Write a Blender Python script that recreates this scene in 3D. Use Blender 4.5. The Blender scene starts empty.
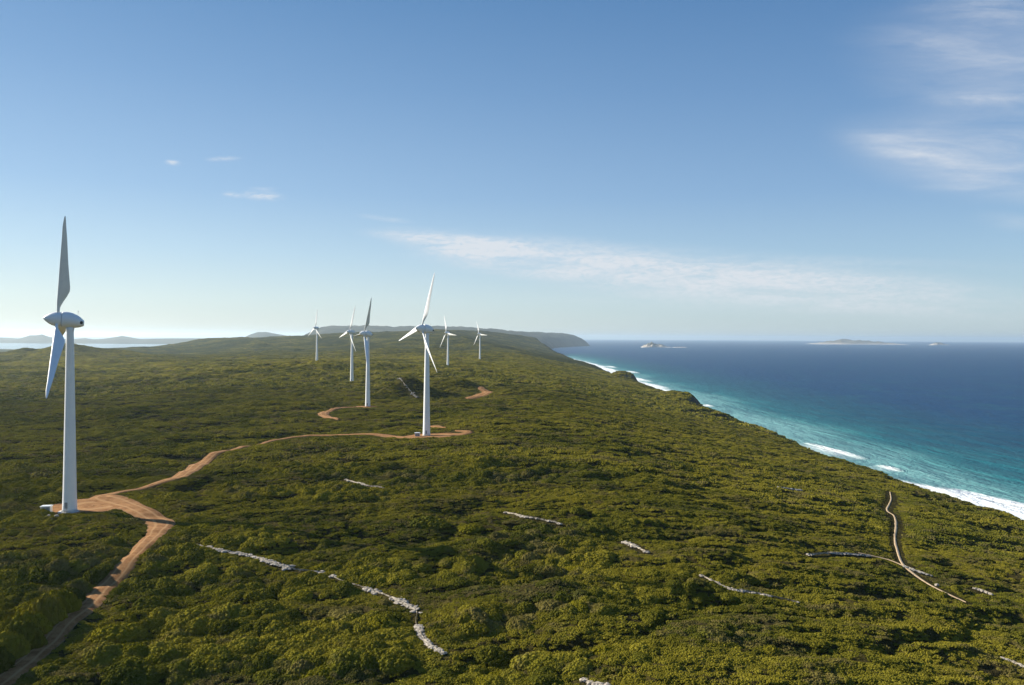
import bpy, bmesh, math, random
import numpy as np
from mathutils import Vector, Matrix

random.seed(7)
RNG = np.random.default_rng(11)
SC = bpy.context.scene
COL = SC.collection
R = math.radians

# ------------------------------------------------------------------ camera
F = 800.0                       # focal length in pixels of a 1024 wide picture
CAM_Z = 150.0
PITCH, ROLL = 0.0070, 0.0058
cam_data = bpy.data.cameras.new('camera')
cam_data.sensor_width = 36.0
cam_data.lens = F * 36.0 / 1024.0
cam_data.clip_start = 1.0
cam_data.clip_end = 300000.0
cam = bpy.data.objects.new('camera', cam_data)
COL.objects.link(cam)
CAM_M = Matrix.Translation((0, 0, CAM_Z)) @ Matrix.Rotation(math.pi/2 - PITCH, 4, 'X') @ Matrix.Rotation(ROLL, 4, 'Z')
cam.matrix_world = CAM_M
SC.camera = cam

# ------------------------------------------------------------------ light
SUN_AZ, SUN_EL = 70.0, 25.0     # degrees left of the view direction, height
to_sun = Vector((-math.sin(R(SUN_AZ))*math.cos(R(SUN_EL)), math.cos(R(SUN_AZ))*math.cos(R(SUN_EL)), math.sin(R(SUN_EL))))
sun_d = bpy.data.lights.new('sun', 'SUN')
sun_d.energy = 5.0
sun_d.angle = R(0.53)
sun_d.color = (1.0, 0.93, 0.80)
sun = bpy.data.objects.new('sun', sun_d)
sun.rotation_euler = to_sun.to_track_quat('Z', 'Y').to_euler()
sun.location = (-400, 200, 600)
COL.objects.link(sun)

SC.view_settings.view_transform = 'Standard'
SC.view_settings.look = 'None'
SC.view_settings.gamma = 1.0
SC.view_settings.use_curve_mapping = False
EXPO = 0.93
SC.view_settings.exposure = EXPO
SC.render.engine = 'CYCLES'
SC.cycles.volume_bounces = 1
SC.cycles.max_bounces = 5
SC.cycles.diffuse_bounces = 2

# ------------------------------------------------------------------ node helper
class NT:
    def __init__(s, tree):
        s.t = tree; s.n = tree.nodes; s.l = tree.links
    def node(s, kind, **kw):
        nd = s.n.new(kind)
        for k, v in kw.items(): setattr(nd, k, v)
        return nd
    def put(s, sock, v):
        if isinstance(v, bpy.types.NodeSocket): s.l.new(v, sock)
        elif v is not None: sock.default_value = v
    def m(s, op, a, b=None, c=None, clamp=False):
        nd = s.node('ShaderNodeMath', operation=op); nd.use_clamp = clamp
        s.put(nd.inputs[0], a)
        if b is not None: s.put(nd.inputs[1], b)
        if c is not None: s.put(nd.inputs[2], c)
        return nd.outputs[0]
    def vm(s, op, a, b=None):
        nd = s.node('ShaderNodeVectorMath', operation=op)
        s.put(nd.inputs[0], a)
        if b is not None: s.put(nd.inputs[1], b)
        return nd.outputs[0]
    def mix(s, f, a, b, blend='MIX'):
        nd = s.node('ShaderNodeMix', data_type='RGBA', blend_type=blend)
        s.put(nd.inputs[0], f); s.put(nd.inputs[6], a); s.put(nd.inputs[7], b)
        return nd.outputs[2]
    def noise(s, vec, scale, detail=4.0, rough=0.55, dist=0.0):
        nd = s.node('ShaderNodeTexNoise')
        s.put(nd.inputs['Vector'], vec)
        nd.inputs['Scale'].default_value = scale; nd.inputs['Detail'].default_value = detail
        nd.inputs['Roughness'].default_value = rough; nd.inputs['Distortion'].default_value = dist
        return nd.outputs[0]
    def ramp(s, f, lo, hi, a=0.0, b=1.0):
        nd = s.node('ShaderNodeMapRange', interpolation_type='SMOOTHSTEP')
        s.put(nd.inputs[0], f); s.put(nd.inputs[1], lo); s.put(nd.inputs[2], hi)
        nd.inputs[3].default_value = a; nd.inputs[4].default_value = b
        return nd.outputs[0]
    def sep(s, v):
        nd = s.node('ShaderNodeSeparateXYZ'); s.put(nd.inputs[0], v); return nd.outputs
    def comb(s, x, y, z):
        nd = s.node('ShaderNodeCombineXYZ')
        s.put(nd.inputs[0], x); s.put(nd.inputs[1], y); s.put(nd.inputs[2], z); return nd.outputs[0]
    def mapping(s, v, scale=(1,1,1), rot=(0,0,0)):
        nd = s.node('ShaderNodeMapping'); s.put(nd.inputs[0], v)
        nd.inputs['Rotation'].default_value = rot
        nd.inputs['Scale'].default_value = scale; return nd.outputs[0]
    def bump(s, h, strength, dist):
        nd = s.node('ShaderNodeBump'); nd.inputs['Strength'].default_value = strength
        nd.inputs['Distance'].default_value = dist; s.put(nd.inputs['Height'], h); return nd.outputs[0]

def material(name):
    m = bpy.data.materials.new(name); m.use_nodes = True
    t = NT(m.node_tree); b = t.n.get('Principled BSDF')
    return m, t, b

# ------------------------------------------------------------------ sky
world = bpy.data.worlds.new('World'); SC.world = world; world.use_nodes = True
W = NT(world.node_tree); W.n.clear()
sky = W.node('ShaderNodeTexSky', sky_type='NISHITA')
sky.sun_disc = False
sky.sun_elevation = R(SUN_EL); sky.sun_rotation = R(-SUN_AZ)
sky.altitude = 150; sky.air_density = 1.0; sky.dust_density = 0.2; sky.ozone_density = 4.0
gen = W.node('ShaderNodeTexCoord').outputs['Generated']
dx, dy, dz = W.sep(gen)
ysafe = W.m('MAXIMUM', dy, 0.05)
ca = W.m('DIVIDE', dx, ysafe); cb = W.m('DIVIDE', dz, ysafe)
def P2A(px, py): return (px-512)/F, (337+(px-512)*0.0058-py)/F
def blob(px, py, rx, ry, slope, inner=0.0):
    a0, b0 = P2A(px, py)
    u = W.m('SUBTRACT', ca, a0)
    v = W.m('SUBTRACT', W.m('SUBTRACT', cb, b0), W.m('MULTIPLY', u, -slope))
    u = W.m('DIVIDE', u, rx/F); v = W.m('DIVIDE', v, ry/F)
    d = W.m('SQRT', W.m('ADD', W.m('MULTIPLY', u, u), W.m('MULTIPLY', v, v)))
    return W.ramp(d, inner, 1.0, 1.0, 0.0)
# high thin cloud lies in a level sheet: its texture is laid out on that sheet
lift = W.m('ADD', W.m('ABSOLUTE', dz), 0.035)
sx = W.m('DIVIDE', dx, lift); sy = W.m('DIVIDE', dy, lift)
sheet = W.comb(sx, sy, 0.0)
streak = W.noise(W.mapping(W.comb(ca, cb, 0.0), (7.0, 60.0, 1.0), (0, 0, R(2.5))), 1.0, 7.0, 0.62, 0.6)
fine = W.noise(W.mapping(W.comb(ca, cb, 0.0), (70.0, 230.0, 1.0), (0, 0, R(-8))), 1.0, 4.0, 0.6, 0.8)
wisp = W.noise(W.mapping(W.comb(ca, cb, 3.0), (5.5, 36.0, 1.0), (0, 0, R(6))), 1.0, 9.0, 0.64, 0.45)
def total(parts):
    out = None
    for p, k in parts:
        q = W.m('MULTIPLY', p, k); out = q if out is None else W.m('ADD', out, q)
    return out
band = total([(blob(465, 245, 115, 17, 0.11), 1.35), (blob(420, 238, 75, 8, 0.08), 0.6), (blob(580, 264, 190, 32, 0.12), 1.0), (blob(500, 262, 130, 20, 0.12), 0.5), (blob(720, 280, 240, 36, 0.12), 0.7),
              (blob(860, 290, 260, 36, 0.10), 0.75), (blob(385, 219, 38, 4, 0.12), 0.5), (blob(650, 300, 200, 16, 0.05), 0.22),
              (blob(880, 262, 190, 9, 0.03), 0.15)])
patch = total([(blob(905, 148, 85, 24, 0.16), 0.75), (blob(985, 165, 130, 42, 0.22), 0.8), (blob(1000, 100, 160, 110, 0.1), 0.22), (blob(1010, 140, 80, 16, 0.0), 0.7),
               (blob(990, 98, 90, 12, -0.02), 0.75), (blob(925, 42, 110, 20, 0.04), 0.45), (blob(1000, 12, 120, 26, 0.05), 0.7),
               (blob(1010, 222, 50, 14, 0.1), 0.65), (blob(985, 60, 90, 12, 0.1), 0.4), (blob(955, 188, 60, 6, 0.0), 0.5)])
small = total([(blob(172, 163, 11, 4, 0.1), 1.5), (blob(223, 159, 24, 3.6, -0.05), 1.0), (blob(232, 195, 13, 4.5, 0.1), 1.3),
               (blob(262, 196, 28, 6.5, 0.06), 1.7), (blob(262, 189, 20, 3, 0), 0.6)])
cl = W.m('MULTIPLY', band, W.m('MULTIPLY', W.ramp(streak, 0.18, 0.66), W.ramp(fine, 0.25, 0.70, 0.34, 1.0)))
cl2 = W.m('MULTIPLY', patch, W.m('MULTIPLY', W.ramp(wisp, 0.20, 0.72), W.m('MULTIPLY', W.ramp(streak, 0.15, 0.7, 0.45, 1.0), W.ramp(fine, 0.15, 0.8, 0.6, 1.0))))
cl3 = W.m('MULTIPLY', small, W.m('MULTIPLY', W.ramp(fine, 0.25, 0.75), 1.0))
cloud = W.m('ADD', W.m('MULTIPLY', cl, 0.95), W.m('ADD', W.m('MULTIPLY', cl2, 0.62), W.m('MULTIPLY', cl3, 0.6)), clamp=True)
veil = total([(blob(950, 158, 150, 50, 0.15), 0.46), (blob(1000, 60, 190, 90, 0.05), 0.32), (blob(760, 285, 330, 42, 0.08), 0.22)])
cloud = W.m('ADD', cloud, W.m('MULTIPLY', veil, W.ramp(wisp, 0.2, 0.8, 0.35, 1.0)), clamp=True)
cloud = W.m('MINIMUM', cloud, 0.85)
front = W.ramp(dy, 0.05, 0.2)
cloud = W.m('MULTIPLY', cloud, front)
SKY_K = 0.075
def srgb(c, k=1.0): return tuple(((v/255.0)/12.92 if v < 11 else (((v/255.0)+0.055)/1.055)**2.4)*k for v in c)+(1.0,)
ramp = W.node('ShaderNodeValToRGB'); cr = ramp.color_ramp
KK = 1.0/(SKY_K*2**EXPO)
stops = [(-0.02, (187, 206, 216)), (0.010, (192, 209, 216)), (0.045, (190, 212, 223)), (0.10, (170, 200, 224)), (0.17, (143, 179, 216)), (0.29, (113, 154, 199)), (0.39, (88, 134, 184)), (0.65, (62, 108, 166)), (1.0, (48, 90, 150))]
for i, (e, c) in enumerate(stops):
    el_ = cr.elements[i] if i < 2 else cr.elements.new(0.5)
    el_.position = max(0, (e+0.02)/1.02); el_.color = srgb(c)
W.l.new(W.m('DIVIDE', W.m('ADD', dz, 0.02), 1.02, clamp=True), ramp.inputs[0])
grad = W.vm('MULTIPLY', ramp.outputs[0], (KK, KK, KK))
# whiter and brighter towards the sun, deeper away from it
side = W.m('ADD', W.m('MULTIPLY', dx, -0.88), W.m('MULTIPLY', dy, 0.30))
warm = W.ramp(side, -0.3, 1.0)
grad = W.mix(1.0, grad, W.mix(warm, (0.90, 0.94, 0.97, 1), (1.36, 1.23, 1.11, 1)), 'MULTIPLY')
skyc = W.mix(0.78, sky.outputs[0], grad)
skyc = W.mix(cloud, skyc, srgb((226, 230, 236), KK))
bg = W.node('ShaderNodeBackground'); bg.inputs['Strength'].default_value = SKY_K
W.l.new(skyc, bg.inputs['Color'])
wo = W.node('ShaderNodeOutputWorld'); W.l.new(bg.outputs[0], wo.inputs['Surface'])

# ------------------------------------------------------------------ helpers: tagging, meshes, noise
def tag(o, label=None, cat=None, group=None, kind=None):
    if label: o['label'] = label
    if cat: o['category'] = cat
    if group: o['group'] = group
    if kind: o['kind'] = kind
    return o

def mesh_np(name, verts, faces, mat=None, smooth=False):
    """faces: int array (n,3) or (n,4)"""
    verts = np.asarray(verts, dtype=np.float32); faces = np.asarray(faces, dtype=np.int32)
    me = bpy.data.meshes.new(name)
    me.vertices.add(len(verts)); me.vertices.foreach_set('co', verts.ravel())
    k = faces.shape[1]
    me.loops.add(faces.size); me.loops.foreach_set('vertex_index', faces.ravel())
    me.polygons.add(len(faces))
    me.polygons.foreach_set('loop_start', np.arange(0, faces.size, k, dtype=np.int32))
    me.polygons.foreach_set('use_smooth', np.full(len(faces), smooth, dtype=bool))
    me.update(calc_edges=True); me.validate()
    if mat: me.materials.append(mat)
    return me

def link(name, me, parent=None, loc=(0, 0, 0)):
    o = bpy.data.objects.new(name, me); COL.objects.link(o); o.location = loc
    if parent: o.parent = parent
    return o

def empty(name, loc, rz=0.0):
    o = bpy.data.objects.new(name, None); COL.objects.link(o)
    o.location = loc; o.rotation_euler = (0, 0, rz); o.empty_display_size = 1.0
    return o

def grid_faces(ni, nj):
    i, j = np.meshgrid(np.arange(ni-1), np.arange(nj-1), indexing='ij')
    a = (i*nj + j).ravel()
    return np.stack([a, a+nj, a+nj+1, a+1], 1)

def hash2(ix, iy, seed):
    h = (ix.astype(np.int64)*374761393 + iy.astype(np.int64)*668265263 + seed*974634777) & 0xffffffff
    h = ((h ^ (h >> 13))*1274126177) & 0xffffffff
    h = (h ^ (h >> 16)) & 0xffffffff
    return h.astype(np.float64)/4294967295.0

def vnoise(x, y, seed=0):
    x = np.asarray(x, float); y = np.asarray(y, float)
    ix = np.floor(x); iy = np.floor(y); fx = x-ix; fy = y-iy
    fx = fx*fx*(3-2*fx); fy = fy*fy*(3-2*fy)
    a = hash2(ix, iy, seed); b = hash2(ix+1, iy, seed); c = hash2(ix, iy+1, seed); d = hash2(ix+1, iy+1, seed)
    return (a*(1-fx)+b*fx)*(1-fy)+(c*(1-fx)+d*fx)*fy

def fbm(x, y, octv=4, seed=0, gain=0.5):
    s = 0; a = 1; t = 0
    for k in range(octv):
        s = s + a*vnoise(x*2**k+17.3*k, y*2**k-9.1*k, seed+k); t += a; a *= gain
    return s/t

def sstep(a, b, x):
    t = np.clip((x-a)/(b-a), 0, 1); return t*t*(3-2*t)

# ------------------------------------------------------------------ the lie of the land
def yh(px): return 336.9 + (px-512)*0.0058
def EL(px, py, Y): return CAM_Z - (py-yh(px))*Y/F

TURB = [  # px, base py, distance
    (70, 512, 271), (427, 436, 486), (368, 407, 712), (352, 382, 1040), (317, 363, 1486), (448, 368, 1486), (480, 360, 2000)]
TP = [((px-512)/F*Y, Y, EL(px, py, Y)) for px, py, Y in TURB]

ctrl = []
def C_(px, Y, E): ctrl.append((px, Y, E))
for (px, py, Y) in TURB: C_(px, Y, EL(px, py, Y))
for px in (-150, 0, 250, 512, 800, 1150): C_(px, 110, 88)
for px in (0, 150, 300, 512, 800): C_(px, 160, 87.5)
for px, Y, E in [(-150, 300, 86), (250, 300, 89), (512, 300, 90), (700, 300, 90), (1150, 300, 88),
                 (-150, 600, 80), (0, 500, 84), (150, 600, 85), (250, 800, 86), (0, 900, 78), (-150, 1200, 74), (150, 1100, 82), (100, 1700, 78),
                 (600, 600, 89), (700, 900, 88), (520, 1000, 88), (560, 1500, 90), (900, 1500, 85),
                 (0, 2000, 74), (-150, 2500, 80), (180, 2300, 78), (260, 2200, 82), (400, 2300, 90), (512, 2600, 92), (560, 3000, 88),
                 (0, 3600, 60), (100, 3800, 55), (180, 3800, 62), (250, 3600, 88), (320, 3600, 100), (420, 3600, 118), (500, 3800, 115),
                 (700, 4000, 90), (900, 6000, 100)]: C_(px, Y, E)
for px, py, Y in [(0, 357, 2600), (20, 352, 2800), (100, 353, 3300), (130, 350, 4000), (150, 349, 4600), (180, 344.5, 5000), (200, 341, 5200), (212, 338.3, 5400),
                  (235, 338, 5500), (262, 339, 5500), (285, 336.3, 5700), (317, 334.6, 5900), (370, 334, 6100), (400, 333, 6200),
                  (440, 332, 6200), (480, 331.2, 6300), (510, 331.8, 6400), (530, 336, 6500)]:
    C_(px, Y, EL(px, py, Y))
for px, E in [(-150, 5), (0, 3), (60, 3), (120, 8), (160, 20), (200, 70), (250, 90), (320, 110), (420, 130), (512, 120)]: C_(px, 7600, E)
for px, E in [(-150, 8), (40, 8), (120, 20)]: C_(px, 6000, E)
for px, E in [(-150, -30), (0, -30), (100, -30), (160, -20), (220, 0), (320, 30), (450, 60), (560, 60)]: C_(px, 9300, E)
ctrl = np.array(ctrl, float)
def uvw(px, Y): return np.stack([px/250.0, np.log(Y)*1.3], -1)
_cu = uvw(ctrl[:, 0], ctrl[:, 1])
def _tps(r2): return np.where(r2 > 1e-12, 0.5*r2*np.log(np.maximum(r2, 1e-12)), 0.0)
_n = len(ctrl)
_K = _tps(((_cu[:, None]-_cu[None])**2).sum(-1)) + np.eye(_n)*0.004
_P = np.concatenate([np.ones((_n, 1)), _cu], 1)
_A = np.zeros((_n+3, _n+3)); _A[:_n, :_n] = _K; _A[:_n, _n:] = _P; _A[_n:, :_n] = _P.T
_w = np.linalg.solve(_A, np.concatenate([ctrl[:, 2], np.zeros(3)]))
def inland(x, Y):
    Yc = np.clip(Y, 110, 9800); px = np.clip(512+F*x/Yc, -200, 1200)
    u = uvw(px, Yc); out = np.full(u.shape[:-1], _w[_n]) + u[..., 0]*_w[_n+1] + u[..., 1]*_w[_n+2]
    for k in range(_n):
        out += _w[k]*_tps((u[..., 0]-_cu[k, 0])**2+(u[..., 1]-_cu[k, 1])**2)
    return out

def coast_x(Y):
    base = np.interp(Y, [-3000, 0, 4500, 5500, 6300, 6800, 7600, 9500], [392, 392, 388, 372, 340, 290, 340, 380])
    wob = 26*(fbm(Y/420.0, 0*Y+3.3, 3, 41)-0.5) + 12*(vnoise(Y/95.0, 0*Y+1.2, 42)-0.5)
    # small rocky points that stick out of the slope
    for y0, a, s in [(905, -6, 90), (1330, 6, 70), (2070, 10, 80)]:
        wob = wob + a*np.exp(-((Y-y0)/s)**2)
    return base + wob*sstep(250, 700, np.asarray(Y, float))

def brow_e(Y): return np.interp(Y, [0, 1500, 4500, 5500, 6300, 6800, 7600, 9500], [42, 40, 40, 52, 92, 150, 110, 60])

BUMPS = [(-111, 835, 22, 27, 24), (-66, 905, 16, 36, 24), (60, 860, 8, 60, 26), (-300, 620, 8, 50, 30), 
         (-330, 1300, 8, 120, 60)]
for _x, _y, _t, _a, _b in [(-1375, 2480, 113, 78, 120), (-1550, 2560, 99, 60, 110), (-1235, 2620, 88, 50, 110)]:
    BUMPS.append((_x, _y, _t-float(inland(np.array([_x*1.0]), np.array([_y*1.0]))[0]), _a, _b))
def elev(x, Y, detail=True):
    x = np.asarray(x, float); Y = np.asarray(Y, float)
    e = inland(x, Y)
    for bx, by, a, sx_, sy_ in BUMPS: e = e + a*np.exp(-((x-bx)/sx_)**2-((Y-by)/sy_)**2)
    xr = x*0.93+Y*0.36; yr = -x*0.36+Y*0.93       # hollows and banks trend slightly across the view
    r = np.hypot(x, Y)
    n = 6.0*(fbm(xr/170, yr/95, 3, 5)-0.5) + 4.6*(fbm(xr/44, yr/22, 3, 9)-0.5) + 1.1*(fbm(xr/13, yr/9, 2, 15)-0.5)
    n = n + 13.0*(fbm(xr/130, yr/62, 3, 29)-0.5)*sstep(330, 800, np.hypot(x, Y))
    big = 44*(fbm(x/900, Y/520, 4, 25)-0.5)*sstep(1600, 3600, r)
    damp = 1.0
    for tx, ty, te in TP: damp = damp*(1-np.exp(-((x-tx)**2+(Y-ty)**2)/24.0**2))
    e = e + n*damp + big*np.clip(damp, 0, 1)*sstep(0, 40, e)*(1-0.6*sstep(4800, 5600, r))
    d = coast_x(Y) - x
    eb = brow_e(Y)
    steep = eb*np.power(np.clip(d, 0, 95)/95.0, 0.8)
    prof = np.where(d < 0, d*0.35, np.where(d < 95, steep, eb+(d-95)*0.19))
    rough = 7.0*(fbm(x/30, Y/34, 4, 71)-0.5)*sstep(-5, 20, d)*(1-sstep(85, 150, d))
    prof = prof + rough
    k = 7.0
    h = np.clip(0.5+0.5*(prof-e)/k, 0, 1)
    out = prof*(1-h)+e*h - k*h*(1-h)
    for bx, by, a, sx_, sy_ in [(290, 2070, 20, 30, 90), (280, 1340, 14, 30, 85), (292, 1560, 7, 22, 50), (250, 1050, 6, 30, 60), (300, 3300, 5, 40, 170)]:
        out = out + a*np.exp(-np.abs((x-bx)/sx_)**np.where(x > bx, 8, 2)-np.where(Y > by, ((Y-by)/sy_)**2, np.abs((Y-by)/(0.42*sy_))**4))
    return np.maximum(out, -40.0)

def ground_at(px, py):
    """where the sight line through a point of the photograph meets the land"""
    px = np.atleast_1d(np.asarray(px, float)); py = np.atleast_1d(np.asarray(py, float))
    Rm = np.array(CAM_M.to_3x3())
    d = np.stack([(px-512)/F, -(py-342.5)/F, -np.ones_like(px)], -1) @ Rm.T
    t = np.geomspace(60, 9000, 1500)
    X = d[:, None, 0]*t; Yy = d[:, None, 1]*t; Z = CAM_Z + d[:, None, 2]*t
    below = Z < elev(X, Yy)
    k = np.argmax(below, 1); k = np.where(below.any(1), k, len(t)-1)
    ii = np.arange(len(px))
    return X[ii, k], Yy[ii, k]

# ------------------------------------------------------------------ tracks, rock strips: where they run
def catmull(pts, step):
    pts = np.asarray(pts, float); P = np.vstack([2*pts[0]-pts[1], pts, 2*pts[-1]-pts[-2]])
    out = []
    for i in range(1, len(P)-2):
        n = max(2, int(np.hypot(*(P[i+1]-P[i])[:2])/step))
        t = np.linspace(0, 1, n, endpoint=False)[:, None]
        out.append(0.5*((2*P[i])+(-P[i-1]+P[i+1])*t+(2*P[i-1]-5*P[i]+4*P[i+1]-P[i+2])*t**2+(-P[i-1]+3*P[i]-3*P[i+1]+P[i+2])*t**3))
    out.append(P[-2:-1]); return np.vstack(out)

def route(pix, step=1.5):
    """pix: (px, py, halfwidth m) -> sampled (x, y, hw)"""
    a = np.array(pix, float); x, y = ground_at(a[:, 0], a[:, 1])
    return catmull(np.stack([x, y, a[:, 2]], 1), step)

ROADS = {}
ROADS['dirt_road'] = route([(-25, 700, 2.6), (20, 668, 2.6), (52, 640, 2.6), (80, 612, 2.6), (102, 590, 2.6), (122, 570, 2.5), (140, 550, 2.4),
                            (155, 534, 3.0), (161, 522, 4.4), (140, 511, 4.6), (118, 503, 5.0), (102, 498, 4.4), (116, 494, 1.8),
                            (150, 487, 2.0), (180, 477, 3.2), (198, 465, 3.6), (212, 456, 2.6), (240, 448, 1.9), (272, 441, 1.8),
                            (305, 436, 1.8), (345, 435, 1.9), (385, 436.5, 3.4), (412, 438, 4.5), (440, 437.5, 4.5), (458, 435, 3.2),
                            (468, 432.5, 2.6), (455, 431, 1.6)])
ROADS['dirt_side_road'] = route([(338, 420.5, 1.6), (326, 417, 3.2), (323, 413.5, 4.2), (331, 410.5, 3.0), (341, 408.2, 2.4), (356, 407.5, 2.5), (372, 407, 3.4)], 2.0)
ROADS['dirt_road_bend'] = route([(468, 399.5, 4.0), (474, 397, 5.0), (483, 394.5, 6.5), (488, 392, 6.0), (482, 389.5, 4.5), (484, 388, 3.5)], 2.5)
ROADS['dirt_clearing'] = route([(430, 426.8, 1.5), (437, 427.2, 3.0), (446, 428.2, 1.2)], 2.0)
ROADS['far_track'] = route([(352, 367, 3.0), (360, 369.5, 3.5), (368, 372, 3.0), (376, 373.5, 2.0)], 4.0)
PATHS = {}
PATHS['walking_track'] = route([(890, 492, 0.35), (891, 500, 0.4), (887, 510, 0.55), (894, 516, 0.5), (896, 524, 0.55), (895, 538, 0.5), (897, 550, 0.5),
                                (902, 563, 0.5), (914, 574, 0.6), (928, 584, 0.55), (943, 592, 0.6), (966, 603, 0.45)], 1.0)
PATHS['walking_track_branch'] = route([(858, 553, 0.5), (880, 558, 0.55), (892, 561, 0.6), (905, 567, 0.6)], 1.0)
PADS = []          # flat orange gravel round the towers: x, y, half axes, turn
for i, (rx_, ry_) in enumerate([(15, 11), (17, 10), (9, 7), (5, 5), (0, 0), (0, 0), (0, 0)]):
    if rx_: PADS.append((TP[i][0]+(4 if i == 0 else 5 if i == 1 else -1), TP[i][1]+(8 if i == 0 else 0), rx_, ry_))

def strip(pix, step=1.0): return route(pix, step)
ROCKS = {
    'near_long': (strip([(190, 546, 0.8), (202, 548, 1.3), (222, 552, 0.9), (248, 557, 0.9), (272, 564, 1.3), (296, 571, 1.5), (322, 574, 0.9)]),
                  'straight pale limestone strip running from the dirt road bend into the middle of the heath'),
    'near_bend': (strip([(332, 578, 0.7), (342, 582, 0.9), (362, 588, 1.2), (384, 596, 1.3), (402, 603, 1.5), (416, 612, 1.3), (416, 624, 0.9), (421, 636, 0.7), (430, 646, 0.55), (442, 655, 0.4)]),
                  'largest pale limestone strip, bending downhill through the foreground shrubs'),
    'small_mid': (strip([(346, 481, 0.7), (362, 485, 1.3), (382, 489, 1.5)]),
                  'small pale limestone patch in low heath above the long foreground strips'),
    'dotted': (strip([(506, 514, 0.5), (522, 518, 0.9), (540, 521, 0.8), (560, 525, 0.5)]),
               'thin dotted line of pale limestone lumps on the mid heath slope'),
    'fork': (strip([(624, 543, 0.9), (634, 547, 1.5), (646, 553, 0.7)]),
             'forked pale limestone patch alone on the heath right of centre'),
    'low_line': (strip([(702, 577, 0.6), (712, 582, 0.6), (730, 590, 0.8), (750, 593, 0.7), (772, 598, 0.6), (797, 603, 0.5)]),
                 'thin broken limestone line below the forked limestone patch'),
    'flat_white': (strip([(808, 556, 0.7), (828, 555, 1.1), (848, 555, 1.2), (868, 557, 0.8)]),
                   'level white limestone strip beside the left end of the sandy walking track'),
    'track_side': (strip([(905, 568, 0.7), (922, 574, 0.7), (932, 577, 0.5)]),
                   'grey limestone ledge just above the sandy walking track'),
    'right_slab': (strip([(975, 590, 0.5), (984, 593, 0.7), (992, 596, 0.7)]),
                   'short pale limestone slab to the right of the walking track end'),
    'corner': (strip([(1002, 659, 0.5), (1014, 664, 0.6), (1030, 671, 0.8)]),
               'pale limestone ledge at the bottom right corner of the view'),
    'hill_scree': (strip([(399, 379, 1.2), (404, 385, 1.8), (409, 391, 1.6), (417, 398, 2.6)], 2.0),
                   'grey white scree running down the dark knoll left of the second turbine'),
    'slope_bit': (strip([(778, 488, 0.8), (792, 490, 1.1), (800, 491, 0.6)]),
                  'faint pale limestone patch high on the right hand heath slope'),
    'bottom': (strip([(584, 682, 0.5), (596, 685, 0.7), (606, 686, 0.5)]),
               'small pale rock patch at the bottom edge, in the middle of the heath'),
}

def clearance(x, y):
    """metres from every track edge, pad edge and rock strip (negative inside)"""
    c = np.full(len(x), 1e9)
    def near(line, c, slack=0.0, every=2):
        L = line[::every]
        x0, x1 = L[:, 0].min()-15, L[:, 0].max()+15; y0, y1 = L[:, 1].min()-15, L[:, 1].max()+15
        idx = np.nonzero((x > x0) & (x < x1) & (y > y0) & (y < y1))[0]
        for s in range(0, len(idx), 20000):
            q = idx[s:s+20000]
            d = np.hypot(x[q, None]-L[None, :, 0], y[q, None]-L[None, :, 1]) - L[None, :, 2]
            c[q] = np.minimum(c[q], d.min(1)+slack)
        return c
    for L in ROADS.values(): c = near(L, c)
    for L in PATHS.values(): c = near(L, c, -1.7, 1)
    for L, _ in ROCKS.values(): c = near(L, c, 0.05 if L[:, 1].mean() < 225 else -1.7, 1)
    for px_, py_, a, b in PADS:
        c = np.minimum(c, (np.sqrt(((x-px_)/a)**2+((y-py_)/b)**2)-1)*min(a, b))
    return c

def mound(x, y):
    """wind-clipped heath grows in smooth swells: the height of its closed top over the ground"""
    xr = x*0.95+y*0.30; yr = -x*0.30+y*0.95
    wx = 5*(vnoise(x/19, y/19, 301)-0.5); wy = 5*(vnoise(x/17+9, y/17, 302)-0.5)
    b1 = 1-np.abs(2*vnoise((xr+wx)/21, (yr+wy)/10.5, 303)-1)
    b2 = 1-np.abs(2*vnoise((xr+wy)/9.5+4, (yr+wx)/5.6, 304)-1)
    b3 = 1-np.abs(2*vnoise(xr/4.6, yr/3.2+7, 305)-1)
    cre = 1-np.abs(2*fbm((xr+wx)/52, (yr+wy)/20, 2, 307)-1)
    return 2.9*np.sqrt(np.clip(b1, 0, 1)) + 1.5*np.sqrt(np.clip(b2, 0, 1)) + 0.45*b3 - 2.6 + 2.6*(fbm((xr+2*wx)/75, yr/24, 2, 306)-0.5) - 2.2*cre**7

def canopy(x, y, c=None):
    sh = x.shape; xf, yf = x.ravel(), y.ravel()
    e = elev(xf, yf); r = np.hypot(xf, yf)
    near_ = (r > 90) & (r < 1900) & (yf > 0)
    k = np.zeros(len(xf))
    if c is None:
        c = np.full(len(xf), 99.0); q = near_ & (r < 1100); c[q] = clearance(xf[q], yf[q])
    k[near_] = sstep(0.2, 1.0, c[near_]/(6.0+3+np.clip((yf[near_]-280)*0.035, 0, 16)))*(1-sstep(1300, 1900, r[near_]))*sstep(15, 60, coast_x(yf[near_])-xf[near_])
    e[near_] = e[near_]+k[near_]*mound(xf[near_], yf[near_])
    return e.reshape(sh)

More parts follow.
